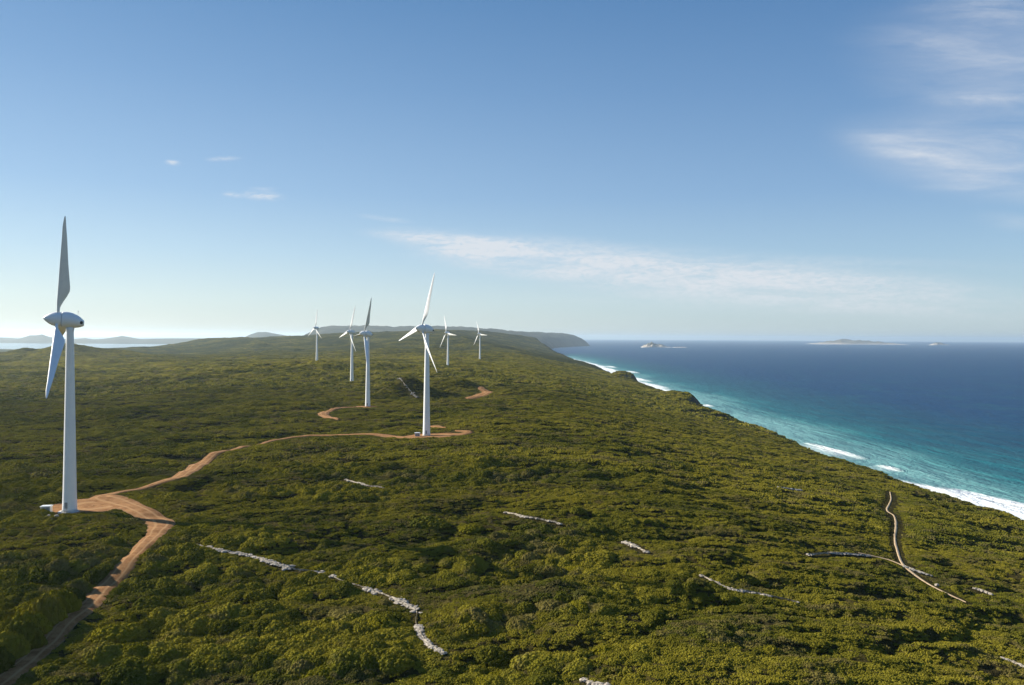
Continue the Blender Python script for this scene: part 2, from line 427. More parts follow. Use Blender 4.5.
# ------------------------------------------------------------------ materials
def heath_colour(t, pos, rnd):
    """plant colours: olive, yellow green, deep green, grey brown; the kinds grow in drifts"""
    drift = t.noise(t.mapping(pos, (0.012, 0.022, 0.012)), 1.0, 3.0, 0.6)
    drift2 = t.noise(t.mapping(pos, (0.05, 0.09, 0.05), (0, 0, R(-20))), 1.0, 3.0, 0.6)
    c = t.mix(t.ramp(drift2, 0.40, 0.62), OLIVE, DEEP)
    c = t.mix(t.ramp(t.m('ADD', drift, t.m('MULTIPLY', rnd, 0.08)), 0.44, 0.60), c, YELLOWG)
    c = t.mix(t.ramp(t.m('ADD', drift2, t.m('MULTIPLY', rnd, 0.20)), 0.64, 0.76, 0.0, 0.8), c, GREYB)
    return c
OLIVE = (0.122, 0.112, 0.013, 1); YELLOWG = (0.185, 0.157, 0.018, 1); DEEP = (0.058, 0.068, 0.011, 1); GREYB = (0.110, 0.084, 0.038, 1)

def foliage_material(name, tint=None, t_amt=0.0):
    m, t, b = material(name)
    pos = t.node('ShaderNodeNewGeometry').outputs['Position']
    rnd = t.node('ShaderNodeObjectInfo').outputs['Random']
    c = heath_colour(t, pos, rnd)
    n = t.noise(pos, 1.6, 3.0, 0.7)
    c = t.mix(t.ramp(n, 0.25, 0.8, 0.0, 0.45), c, (0.170, 0.158, 0.018, 1))
    v = t.m('ADD', 0.93, t.m('MULTIPLY', rnd, 0.30))
    vv = t.node('ShaderNodeHueSaturation'); t.put(vv.inputs['Value'], v); t.put(vv.inputs['Color'], c)
    c = vv.outputs[0]
    if tint: c = t.mix(t_amt, c, tint)
    t.put(b.inputs['Base Color'], c)
    b.inputs['Roughness'].default_value = 0.9
    b.inputs['Specular IOR Level'].default_value = 0.0
    return m
M_LEAF = foliage_material('heath_leaves')
M_TWIG, _t, _b = material('twigs'); _b.inputs['Base Color'].default_value = (0.085, 0.07, 0.055, 1); _b.inputs['Roughness'].default_value = 0.9

def terrain_material():
    m, t, b = material('heath_ground')
    geo = t.node('ShaderNodeNewGeometry'); pos = geo.outputs['Position']
    x, y, z = t.sep(pos)
    far = t.ramp(y, 500.0, 1500.0)
    rnd = t.noise(pos, 0.22, 4.0, 0.7)
    c = heath_colour(t, pos, t.m('MULTIPLY', rnd, 1.2))
    gap_shade = t.noise(pos, 0.10, 6.0, 0.75)
    c = t.mix(t.ramp(gap_shade, 0.30, 0.62, 0.75, 0.0), c, (0.018, 0.022, 0.005, 1))  # dark dots paint in the shade of gaps between crowns
    soil = t.mix(t.noise(pos, 0.8, 4.0, 0.7), (0.026, 0.024, 0.009, 1), (0.066, 0.052, 0.022, 1))
    c = t.mix(t.m('ADD', 0.12, t.m('MULTIPLY', far, 0.88)), soil, c)
    # beyond the reach of single bushes: scrub darkened by painted canopy self-shade, in drifts
    far_shade = t.noise(t.mapping(pos, (0.006, 0.010, 0.006)), 1.0, 6.0, 0.7)
    c = t.mix(t.m('MULTIPLY', t.ramp(y, 1800.0, 3200.0), t.ramp(far_shade, 0.60, 0.42, 0.35, 1.0)), c, (0.030, 0.036, 0.012, 1))
    # bare rock on the steep sea cliffs
    nz = t.sep(geo.outputs['Normal'])[2]
    nzn = t.m('ADD', nz, t.m('MULTIPLY', t.m('SUBTRACT', t.noise(pos, 0.06, 5.0, 0.7), 0.5), 0.16))
    rock = t.mix(t.noise(pos, 0.25, 5.0, 0.7), (0.025, 0.022, 0.018, 1), (0.11, 0.095, 0.075, 1))
    low = t.m('MULTIPLY', t.ramp(z, 95.0, 70.0), t.ramp(x, 180.0, 240.0))
    c = t.mix(t.m('MULTIPLY', t.ramp(nzn, 0.89, 0.80), low), c, rock)
    c = t.mix(t.ramp(t.m('ADD', z, t.m('MULTIPLY', rnd, 5.0)), 8.0, 4.5), c, (0.16, 0.14, 0.11, 1))
    t.put(b.inputs['Base Color'], c)
    b.inputs['Roughness'].default_value = 0.9; b.inputs['Specular IOR Level'].default_value = 0.0
    h = t.m('ADD', t.noise(pos, 0.22, 6.0, 0.7), t.m('MULTIPLY', t.noise(pos, 0.05, 4.0, 0.6), 2.0))
    t.put(b.inputs['Normal'], t.bump(h, 0.9, 3.0))
    return m
M_GROUND = terrain_material()

def road_material():
    m, t, b = material('orange_gravel')
    pos = t.node('ShaderNodeNewGeometry').outputs['Position']
    uv = t.node('ShaderNodeAttribute', attribute_name='across').outputs['Fac']
    n1 = t.noise(pos, 0.35, 5.0, 0.65); n2 = t.noise(pos, 3.0, 4.0, 0.7)
    c = t.mix(t.ramp(n1, 0.35, 0.65), (0.20, 0.086, 0.027, 1), (0.33, 0.165, 0.062, 1))
    c = t.mix(t.ramp(n2, 0.45, 0.8, 0.0, 0.5), c, (0.38, 0.22, 0.098, 1))
    rut = t.m('ABSOLUTE', t.m('SUBTRACT', t.m('ABSOLUTE', uv), 0.42))
    c = t.mix(t.ramp(rut, 0.16, 0.03, 0.0, 0.75), c, (0.40, 0.225, 0.098, 1))
    c = t.mix(t.ramp(t.m('ADD', t.m('ABSOLUTE', uv), t.m('MULTIPLY', n2, 0.3)), 0.95, 1.15, 0.0, 0.7), c, (0.20, 0.12, 0.06, 1))
    t.put(b.inputs['Base Color'], c); b.inputs['Roughness'].default_value = 0.95; b.inputs['Specular IOR Level'].default_value = 0.1
    t.put(b.inputs['Normal'], t.bump(t.m('ADD', n2, n1), 0.6, 0.15))
    return m
M_ROAD = road_material()
def simple(name, c1, c2, scale, rough=0.9, bump=0.3, dist=0.1, spec=0.2):
    m, t, b = material(name)
    co = t.node('ShaderNodeTexCoord').outputs['Object']
    n = t.noise(co, scale, 5.0, 0.65)
    t.put(b.inputs['Base Color'], t.mix(t.ramp(n, 0.3, 0.7), c1, c2))
    b.inputs['Roughness'].default_value = rough; b.inputs['Specular IOR Level'].default_value = spec
    if bump: t.put(b.inputs['Normal'], t.bump(n, bump, dist))
    return m
M_SAND = simple('pale_sand', (0.42, 0.29, 0.16, 1), (0.60, 0.45, 0.28, 1), 0.8)
M_LIME = simple('limestone', (0.22, 0.19, 0.15, 1), (0.52, 0.455, 0.37, 1), 1.6, 0.95, 0.7, 0.15)
M_RUBBLE = simple('limestone_rubble', (0.06, 0.05, 0.03, 1), (0.48, 0.42, 0.34, 1), 1.3, 0.95, 0.8, 0.3)
M_LIMED = simple('limestone_weathered', (0.16, 0.15, 0.13, 1), (0.38, 0.36, 0.33, 1), 1.1, 0.95, 0.7, 0.15)
M_ISLAND = simple('granite_island', (0.20, 0.15, 0.10, 1), (0.46, 0.38, 0.29, 1), 0.012, 0.9, 0.6, 20.0)
M_HILL = simple('far_hill_scrub', (0.018, 0.024, 0.014, 1), (0.055, 0.055, 0.032, 1), 0.004, 0.95, 0.5, 30.0)
M_WHITE = simple('white_turbine_paint', (0.80, 0.80, 0.79, 1), (0.85, 0.85, 0.83, 1), 0.25, 0.38, 0.0, 0.1, 0.45)
M_BLADE = simple('blade_gelcoat', (0.79, 0.79, 0.78, 1), (0.84, 0.84, 0.82, 1), 0.3, 0.42, 0.0, 0.1, 0.4)
M_STEEL = simple('grey_steel', (0.22, 0.23, 0.24, 1), (0.32, 0.33, 0.34, 1), 3.0, 0.5, 0.0)
M_DARK = simple('dark_opening', (0.02, 0.02, 0.022, 1), (0.035, 0.035, 0.037, 1), 2.0, 0.7, 0.0)
M_CONC = simple('concrete', (0.36, 0.35, 0.33, 1), (0.52, 0.50, 0.47, 1), 1.5, 0.9, 0.3, 0.05)
M_KIOSK = simple('kiosk_cream_paint', (0.60, 0.58, 0.52, 1), (0.68, 0.66, 0.60, 1), 1.0, 0.5, 0.0)

# ------------------------------------------------------------------ terrain
def build_terrain():
    az = np.concatenate([np.linspace(-180, -44, 60, endpoint=False), np.linspace(-44, 44, 1150, endpoint=False), np.linspace(44, 180, 60)])
    az = np.radians(az)
    rr = np.concatenate([np.geomspace(4, 110, 40, endpoint=False), np.geomspace(110, 9600, 1350)])
    A, RR = np.meshgrid(az, rr, indexing='ij')
    X = np.sin(A)*RR; Y = np.cos(A)*RR
    Z = canopy(X, Y)
    # canopy relief of the far heath, too far away for single bushes
    k = sstep(700, 1500, RR)*(Z > 6)
    can = 2.4*(np.abs(fbm(X/22, Y/15, 3, 51)-0.5)*-2+1)**2 + 1.6*fbm(X/8, Y/8, 2, 55)
    Z = Z + k*(can-1.2)
    Z = Z + k*sstep(1200, 2600, RR)*24*(fbm(X/150, Y/110, 5, 58, 0.55)-0.5)
    me = mesh_np('terrain', np.stack([X, Y, Z], -1).reshape(-1, 3), grid_faces(len(az), len(rr))[:, ::-1], M_GROUND, True)
    o = link('terrain', me); tag(o, kind='structure'); return o
build_terrain()

def ribbon(name, L, mat, lift, cols=9, ragged=0.35, seed=0):
    T = np.gradient(L[:, :2], axis=0); T /= np.maximum(np.hypot(T[:, 0], T[:, 1]), 1e-6)[:, None]
    Nn = np.stack([-T[:, 1], T[:, 0]], 1)
    s = np.linspace(-1, 1, cols); i = np.arange(len(L))
    wl = L[:, 2]*(1+ragged*(fbm(i/7.0, 0*i+seed, 4, 91)-0.5)*2)
    wr = L[:, 2]*(1+ragged*(fbm(i/7.0, 0*i+seed+50, 4, 92)-0.5)*2)
    wl[0] = wr[0] = wl[-1] = wr[-1] = 0.15*L[0, 2]
    w = np.where(s[None] < 0, wl[:, None], wr[:, None])*s[None]
    X = L[:, 0:1]+Nn[:, 0:1]*w; Y = L[:, 1:2]+Nn[:, 1:2]*w
    Z = elev(X, Y)+lift*(1.0-0.85*np.abs(s[None])**3)
    me = mesh_np(name, np.stack([X, Y, Z], -1).reshape(-1, 3), grid_faces(len(L), cols)[:, ::-1], mat, True)
    at = me.attributes.new('across', 'FLOAT', 'POINT'); at.data.foreach_set('value', np.tile(s, len(L)).astype(np.float32))
    o = link(name, me); tag(o, kind='structure'); return o
for i, (nm, L) in enumerate(ROADS.items()):
    dist = float(np.hypot(L[:, 0], L[:, 1]).mean())
    ribbon(nm, L, M_ROAD if nm != 'far_track' else M_SAND, 0.16+dist*0.0007, 11, 0.3, i*7)
for i, (nm, L) in enumerate(PATHS.items()):
    ribbon(nm, L, M_SAND, 0.20, 7, 0.4, 30+i)
def pad(x0, y0, a, b, i):
    th = np.linspace(0, 2*np.pi, 64, endpoint=False); rad = np.linspace(0.02, 1, 14)
    TH, RD = np.meshgrid(th, rad, indexing='ij')
    edge = 0.85+0.35*fbm(np.cos(TH)*2+5*i, np.sin(TH)*2, 3, 61)
    X = x0+np.cos(TH)*RD*a*edge; Y = y0+np.sin(TH)*RD*b*edge
    Z = elev(X, Y)+(0.12+y0*0.0005)*(1.02-RD**4)
    n, k = TH.shape
    V = np.stack([X, Y, Z], -1); V = np.concatenate([V, V[:1]], 0)
    me = mesh_np('gravel_pad', V.reshape(-1, 3), grid_faces(n+1, k), M_ROAD, True)
    at = me.attributes.new('across', 'FLOAT', 'POINT'); at.data.foreach_set('value', np.tile(rad*0.9, n+1).astype(np.float32))
    tag(link('gravel_pad', me), kind='structure')
for i, p in enumerate(PADS): pad(*p, i)

# ------------------------------------------------------------------ sea
def sea_material():
    m, t, b = material('sea_water')
    geo = t.node('ShaderNodeNewGeometry'); pos = geo.outputs['Position']
    x, y, z = t.sep(pos)
    off = t.node('ShaderNodeAttribute', attribute_name='offshore').outputs['Fac']   # metres from the shoreline
    wob = t.m('MULTIPLY', t.m('SUBTRACT', t.noise(t.mapping(pos, (1.0, 0.45, 1)), 0.006, 4.0, 0.6), 0.5), 260.0)
    d = t.m('ADD', off, wob)
    deep = t.mix(t.noise(t.mapping(pos, (0.0011, 0.004, 1)), 1.0, 4.0, 0.6), (0.001, 0.030, 0.092, 1), (0.001, 0.047, 0.124, 1))
    mid = (0.006, 0.070, 0.110, 1); teal = (0.020, 0.150, 0.165, 1); pale = (0.17, 0.36, 0.35, 1)
    c = t.mix(t.ramp(d, 330.0, 90.0), mid, teal)
    c = t.mix(t.ramp(t.m('ADD', off, t.m('MULTIPLY', wob, 0.55)), 180.0, 45.0, 0.0, 0.85), c, pale)
    streaks = t.noise(t.mapping(pos, (0.0035, 0.020, 1), (0, 0, R(6))), 1.0, 5.0, 0.6, 0.4)
    c = t.mix(t.m('MULTIPLY', t.ramp(streaks, 0.46, 0.66, 0.0, 0.6), t.ramp(off, 60.0, 420.0, 0.12, 1.0)), c, (0.003, 0.030, 0.066, 1))
    c = t.mix(t.ramp(d, 230.0, 620.0), c, deep)
    # reefs and weed: darker patches in the shallows
    reef = t.ramp(t.noise(t.mapping(pos, (0.010, 0.0042, 1), (0, 0, R(8))), 1.0, 4.0, 0.6), 0.50, 0.66)
    c = t.mix(t.m('MULTIPLY', reef, 0.45), c, (0.006, 0.075, 0.105, 1))
    # foam: torn sheets by the shore, thin lace further out
    n1 = t.noise(t.mapping(pos, (0.045, 0.016, 1), (0, 0, R(5))), 1.0, 7.0, 0.7, 0.7)
    n2 = t.noise(t.mapping(pos, (0.16, 0.07, 1)), 1.0, 6.0, 0.75, 1.0)
    big = t.noise(t.mapping(pos, (0.002, 0.0042, 1)), 1.0, 2.0, 0.5)
    edge = t.m('ADD', t.m('MULTIPLY', t.m('SUBTRACT', n1, 0.5), 90.0), t.m('MULTIPLY', t.m('SUBTRACT', big, 0.5), 110.0))
    surf = t.node('ShaderNodeAttribute', attribute_name='surf').outputs['Fac']
    f1 = t.ramp(t.m('ADD', surf, t.m('MULTIPLY', edge, 0.7)), 14.0, -8.0)
    lace = t.m('MULTIPLY', t.ramp(t.m('ADD', off, t.m('MULTIPLY', edge, 1.3)), 190.0, 30.0), t.ramp(n2, 0.48, 0.74, 0.0, 0.20))
    fatt = t.node('ShaderNodeAttribute', attribute_name='foam').outputs['Fac']
    f3 = t.m('MULTIPLY', fatt, t.ramp(t.m('ADD', n1, t.m('MULTIPLY', fatt, 0.35)), 0.45, 0.75))
    f3 = t.m('MAXIMUM', f3, t.ramp(fatt, 0.72, 0.92))
    ripple = t.m('MULTIPLY', t.ramp(t.noise(t.mapping(pos, (0.010, 0.0060, 1), (0, 0, R(8))), 1.0, 6.0, 0.7, 0.6), 0.64, 0.80, 0.0, 0.14), t.ramp(off, 900.0, 200.0))
    foam = t.m('MAXIMUM', t.m('MAXIMUM', f1, lace), t.m('MAXIMUM', f3, ripple), clamp=True)
    c = t.mix(foam, c, (0.74, 0.78, 0.78, 1))
    t.put(b.inputs['Base Color'], c)
    t.put(b.inputs['Roughness'], t.m('SUBTRACT', t.m('ADD', 0.42, t.m('MULTIPLY', foam, 0.5)), t.m('MULTIPLY', t.ramp(x, -600.0, -1500.0), 0.27)))
    b.inputs['IOR'].default_value = 1.33
    calm = t.ramp(x, -600.0, -1500.0)      # the sheltered bay lies flat and mirrors the low sky
    t.put(b.inputs['Specular IOR Level'], t.m('ADD', t.m('MULTIPLY', calm, 1.0), t.m('MULTIPLY', t.m('SUBTRACT', 1.0, foam), 0.10)))
    swell = t.noise(t.mapping(pos, (0.030, 0.012, 1), (0, 0, R(12))), 1.0, 4.0, 0.6)
    chop = t.noise(pos, 0.16, 4.0, 0.65)
    h = t.m('ADD', t.m('MULTIPLY', swell, 4.0), t.m('MULTIPLY', chop, 1.1))
    nb = t.node('ShaderNodeBump'); nb.inputs['Distance'].default_value = 2.0; t.put(nb.inputs['Height'], h); t.put(nb.inputs['Strength'], t.m('SUBTRACT', 1.0, t.m('MULTIPLY', calm, 0.9))); t.put(b.inputs['Normal'], nb.outputs[0])
    return m
M_SEA = sea_material()
BREAKERS = [  # x0,y0, x1,y1, height, width
    (421, 1150, 441, 990, 2.6, 16), (437, 950, 446, 905, 2.2, 11), (434, 1800, 440, 1740, 2.2, 12), (446, 3050, 474, 2700, 2.8, 30), (442, 2560, 462, 2350, 2.6, 26),
    (440, 4000, 478, 3500, 2.8, 40), (520, 3600, 536, 3350, 2.4, 26), (500, 4200, 520, 3950, 2.4, 30), (416, 2200, 430, 2000, 2.4, 24), (448, 760, 478, 640, 2.4, 26), (452, 640, 470, 540, 2.0, 16)]
def build_sea():
    def patch(xs, ys):
        X, Y = np.meshgrid(xs, ys, indexing='ij'); Z = np.zeros_like(X); fo = np.zeros_like(X)
        Z += 0.8*np.sin((X*0.98+Y*0.10)/9.0+3*fbm(X/200, Y/300, 2, 81))*sstep(30, 120, X-coast_x(Y))*sstep(3000, 1500, Y)
        for x0, y0, x1, y1, h, w in BREAKERS:
            dxx, dyy = x1-x0, y1-y0; L2 = dxx*dxx+dyy*dyy
            t = np.clip(((X-x0)*dxx+(Y-y0)*dyy)/L2, 0, 1)
            cx = x0+t*dxx+4*(vnoise(Y/30, Y*0+x0, 7)-0.5); cy = y0+t*dyy
            al = np.maximum(0, 1-np.abs(t-0.5)*2)**0.35
            s = (X-cx)
            out = np.hypot(np.maximum(0, np.abs((X-x0)*dxx+(Y-y0)*dyy-L2/2)/L2-0.5)*math.sqrt(L2), 0)
            fall = np.exp(-(out/10)**2)*al
            Z += h*fall*np.where(s > 0, np.exp(-(s/(w*0.7))**2), np.exp(-(s/(w*0.25))**2))
            fo = np.maximum(fo, fall*np.where(s > 0, np.exp(-(s/(w*0.30))**4), np.exp(-(s/(w*2.6))**2)*0.62+0.38*np.exp(-(s/(w*0.5))**2)))
        return X, Y, Z, fo
    # one sheet: fine near the shore, coarse out to the horizon
    xs = np.concatenate([-np.geomspace(60000, 500, 24, endpoint=False), np.linspace(-500, 370, 10, endpoint=False), np.arange(370, 560, 3.0),
                         np.arange(560, 800, 12.0), np.geomspace(800, 60000, 40)])
    ys = np.concatenate([-np.geomspace(60000, 300, 16, endpoint=False), np.linspace(-300, 420, 10, endpoint=False), np.arange(420, 2300, 6.0),
                         np.arange(2300, 5000, 18.0), np.geomspace(5000, 60000, 70)])
    X, Y, Z, fo = patch(xs, ys)
    off = X-coast_x(Y)
    off = np.where(Y > 6500, np.maximum(off, (Y-6500)*0.5), off)
    off = np.where(X < -800, 4000, off)
    # round the outline off so that the horizon is level in every direction
    V = np.stack([X, Y, Z], -1).reshape(-1, 3)
    r = np.hypot(V[:, 0], V[:, 1]); k = np.where(r > 50000, np.minimum(1, 60000/np.maximum(r, 1)), 1)
    V[:, 0] *= k; V[:, 1] *= k
    me = mesh_np('sea', V, grid_faces(len(xs), len(ys)), M_SEA, True)
    a = me.attributes.new('offshore', 'FLOAT', 'POINT'); a.data.foreach_set('value', off.ravel().astype(np.float32))
    width = np.interp(Y, [0, 780, 860, 1300, 1900, 2200, 4500, 6000], [78, 72, 8, 14, 26, 60, 85, 40])
    a = me.attributes.new('surf', 'FLOAT', 'POINT'); a.data.foreach_set('value', (off-width).ravel().astype(np.float32))
    a = me.attributes.new('foam', 'FLOAT', 'POINT'); a.data.foreach_set('value', fo.ravel().astype(np.float32))
    tag(link('sea', me), kind='structure')
build_sea()

# ------------------------------------------------------------------ far land
def height_patch(name, fn, x0, x1, nx, y0, y1, ny, mat):
    xs = np.linspace(x0, x1, nx); ys = np.linspace(y0, y1, ny)
    X, Y = np.meshgrid(xs, ys, indexing='ij'); Z = fn(X, Y)
    me = mesh_np(name, np.stack([X, Y, Z], -1).reshape(-1, 3), grid_faces(nx, ny), mat, True)
    return tag(link(name, me), kind='structure')
def headland(X, Y):
    xs = np.interp(Y, [8000, 9200, 11500, 13000, 14000, 14500, 15200, 17000], [200, 400, 640, 1060, 1390, 1330, 900, 0])
    xs = xs + 120*(fbm(Y/500, 0*Y+7, 3, 33)-0.5)
    d = xs-X
    top = 205 + 60*sstep(300, -900, X) + 26*(fbm(X/900, Y/900, 3, 35)-0.5)
    top = top*sstep(8800, 11500, Y) + 60*(1-sstep(8800, 11500, Y))
    rise = 1-np.exp(-np.clip(d, 0, None)/150.0)
    e = top*rise*(1+0.10*np.clip(d, 0, 800)/800) + 70*(fbm(X/150, Y/240, 5, 37)-0.5)*rise
    return np.where(d < 0, d*0.4-3, e-3*(1-rise))
height_patch('headland', headland, -2600, 1600, 150, 8600, 17000, 170, M_HILL)

FH = np.array([(-60, 340), (-20, 337), (8, 337.5), (20, 338.5), (25, 336.5), (30, 335), (38, 335), (42, 334), (47, 336), (55, 338), (70, 339.2), (85, 338), (95, 339.5), (105, 338.5),
               (115, 337), (122, 335.8), (130, 337), (140, 338.8), (150, 338.3), (200, 338.2), (230, 338.6), (300, 339)], float)
def far_hills(X, Y):
    px = 512+F*X/Y
    yy = np.interp(px, FH[:, 0], FH[:, 1])
    crest = 15200.0
    top = CAM_Z-(yy-yh(px))*crest/F + 14*(fbm(X/500, Y/500, 3, 44)-0.5)
    return np.where(Y < crest, top*sstep(12900, crest, Y)**0.8, top*sstep(20000, crest, Y)) - 4
height_patch('far_hills', far_hills, -12500, -2600, 260, 12700, 19000, 60, M_HILL)
def lone_hill(X, Y):
    px = 512+F*X/Y
    yy = np.interp(px, [225, 240, 250, 258, 266, 275, 288, 305], [347, 339, 334, 331.6, 331.5, 333, 335.2, 341])
    crest = 15000.0
    return (CAM_Z-(yy-yh(px))*crest/F)*np.exp(-((Y-crest)/1200)**2)*1.0 + 10*(fbm(X/300, Y/300, 3, 45)-0.5) - 8
height_patch('far_hill', lone_hill, -5600, -3700, 90, 12500, 17500, 50, M_HILL)

def island(name, px0, px1, py_base, hpx, prof, mat, seed):
    pc = (px0+px1)/2; Yb = CAM_Z*F/(py_base-yh(pc)); cx = (pc-512)/F*Yb; wx = (px1-px0)/F*Yb/2; wy = wx*0.6
    def fn(X, Y):
        u = (X-cx)/wx; v = (Y-Yb)/wy
        h = np.interp(u, prof[0], prof[1])*hpx*Yb/F
        s = np.clip(1-v*v, 0, 1)**0.6
        e = np.clip(1-u*u, 0, 1)**0.35
        return h*s*e*(0.45+1.1*fbm(X/wx*9, Y/wx*9, 4, seed)) - 6
    return height_patch(name, fn, cx-wx*1.1, cx+wx*1.1, 90, Yb-wy*1.1, Yb+wy*1.1, 60, mat)
def island_material():
    m, t, b = material('granite_and_scrub')
    geo = t.node('ShaderNodeNewGeometry'); pos = geo.outputs['Position']; z = t.sep(pos)[2]
    n = t.noise(pos, 0.008, 5.0, 0.65)
    rock = t.mix(n, (0.30, 0.25, 0.19, 1), (0.55, 0.48, 0.39, 1))
    c = t.mix(t.ramp(t.m('ADD', z, t.m('MULTIPLY', n, 60.0)), 50.0, 85.0), rock, (0.14, 0.12, 0.07, 1))
    c = t.mix(t.ramp(t.m('ADD', z, t.m('MULTIPLY', n, 16.0)), 13.0, 9.0), c, (0.60, 0.62, 0.61, 1))   # surf and washed rock at the waterline
    t.put(b.inputs['Base Color'], c); b.inputs['Roughness'].default_value = 0.9
    return m
M_ISL = island_material()
island('rocky_island', 641, 672, 347.4, 5.0, ([-1, -0.7, -0.35, 0.0, 0.3, 0.6, 1], [0.3, 0.75, 1.0, 0.55, 0.6, 0.35, 0.15]), M_ISL, 61)
island('reef', 672, 687, 347.6, 1.4, ([-1, 0, 1], [0.6, 0.8, 0.7]), M_ISL, 62)
island('long_island', 812, 902, 344.4, 4.6, ([-1, -0.75, -0.5, -0.2, 0.1, 0.5, 0.8, 1], [0.25, 0.45, 0.85, 1.0, 0.8, 0.55, 0.35, 0.2]), M_ISL, 63)
island('far_island', 930, 948, 345.2, 3.0, ([-1, -0.3, 0.2, 1], [0.3, 0.9, 0.8, 0.3]), M_ISL, 64)

# ------------------------------------------------------------------ wind turbines
def lathe(rows, seg=40, axis='X'):
    """rows: (along, radius, drop)"""
    th = np.linspace(0, 2*np.pi, seg, endpoint=False); V = []
    for a, r, dz_ in rows:
        c, s = np.cos(th)*r, np.sin(th)*r
        V.append(np.stack([np.full(seg, a), c, s+dz_], 1) if axis == 'X' else np.stack([c, s, np.full(seg, a)], 1))
    V = np.vstack(V); f = []
    for i in range(len(rows)-1):
        for j in range(seg):
            k = (j+1) % seg
            f.append((i*seg+j, (i+1)*seg+j, (i+1)*seg+k, i*seg+k))
    return V, f
def solid(name, V, f, mat, smooth=True, caps=None, parent=None):
    me = bpy.data.meshes.new(name); me.from_pydata([tuple(v) for v in V], [], [tuple(q) for q in f]+(caps or []))
    me.materials.append(mat)
    bm = bmesh.new(); bm.from_mesh(me); bmesh.ops.recalc_face_normals(bm, faces=bm.faces); bm.to_mesh(me); bm.free()
    for p in me.polygons: p.use_smooth = smooth and len(p.vertices) < 9
    me.update(); return link(name, me, parent)
def lathe_obj(name, rows, mat, parent, seg=40, axis='X'):
    V, f = lathe(rows, seg, axis); n = len(rows)
    return solid(name, V, f, mat, True, [tuple(range(seg)), tuple(range((n-1)*seg, n*seg))], parent)
def box_bm(bm, c, s, rz=0.0, bev=0.0):
    r = bmesh.ops.create_cube(bm, size=1.0, matrix=Matrix.Translation(c) @ Matrix.Rotation(rz, 4, 'Z') @ Matrix.Diagonal((*s, 1)))
    if bev:
        es = list({e for v in r['verts'] for e in v.link_edges})
        bmesh.ops.bevel(bm, geom=es, offset=bev, segments=2, affect='EDGES', profile=0.5)
def bm_obj(name, bm, mat, parent=None):
    me = bpy.data.meshes.new(name); bm.to_mesh(me); bm.free(); me.materials.append(mat); return link(name, me, parent)

HUB_H, TILT = 65.0, R(4.5)
def blade_mesh():
    st = [(1.9, 0.95, 1.0, 0), (3.0, 0.95, 1.0, 0), (4.2, 1.05, 0.85, 0), (6.0, 1.90, 0.50, -4), (8.0, 2.85, 0.34, -9), (9.8, 3.55, 0.26, -11), (11.0, 3.60, 0.23, -11), (13.0, 3.35, 0.21, -9),
          (16.0, 2.95, 0.19, -7), (20.0, 2.45, 0.18, -4.5), (24.0, 2.0, 0.17, -3), (28.0, 1.55, 0.16, -1.5), (31.5, 1.12, 0.15, -0.5), (33.8, 0.66, 0.14, 0), (34.7, 0.38, 0.14, 0), (35.0, 0.12, 0.2, 0)]
    n = 20; V = []
    for r, c, th, tw in st:
        le = 0.5*c if th > 0.8 else 0.62+0.0*c        # leading edge nearly straight, the chord grows backwards
        le = min(le, c*0.5) if c < 1.3 else 0.62*(1 if r < 20 else 1-(r-20)/60)
        a = R(tw)
        pb = -0.9*((r-2)/33.0)**2
        for k in range(n):
            t = 2*math.pi*k/n; xx = 0.5+0.5*math.cos(t)         # 1 = trailing, 0 = leading
            if th > 0.8: yy = 0.5*math.sin(t)*th
            else: yy = math.copysign(1, math.sin(t))*5*th*(0.2969*math.sqrt(xx)-0.126*xx-0.3516*xx**2+0.2843*xx**3-0.1015*xx**4) if abs(math.sin(t)) > 1e-6 else 0
            u = -le+xx*c; w = yy*c
            V.append((pb+w*math.cos(a)-u*math.sin(a), u*math.cos(a)+w*math.sin(a), r))
    f = []
    for i in range(len(st)-1):
        for k in range(n):
            j = (k+1) % n; f.append((i*n+k, i*n+j, (i+1)*n+j, (i+1)*n+k))
    return V, f, [tuple(range(n)), tuple(range((len(st)-1)*n, len(st)*n))]
def rotor_matrix(yaw, ang, pitch):
    return (Matrix.Translation((0, 0, HUB_H)) @ Matrix.Rotation(yaw, 4, 'Z') @ Matrix.Rotation(-TILT, 4, 'Y') @ Matrix.Translation((3.7, 0, 0))
            @ Matrix.Rotation(ang, 4, 'X') @ Matrix.Rotation(R(pitch), 4, 'Z'))
def head_matrix(yaw, full=True):
    m = Matrix.Translation((0, 0, HUB_H)) @ Matrix.Rotation(yaw, 4, 'Z')
    return m @ Matrix.Rotation(-TILT, 4, 'Y') if full else m

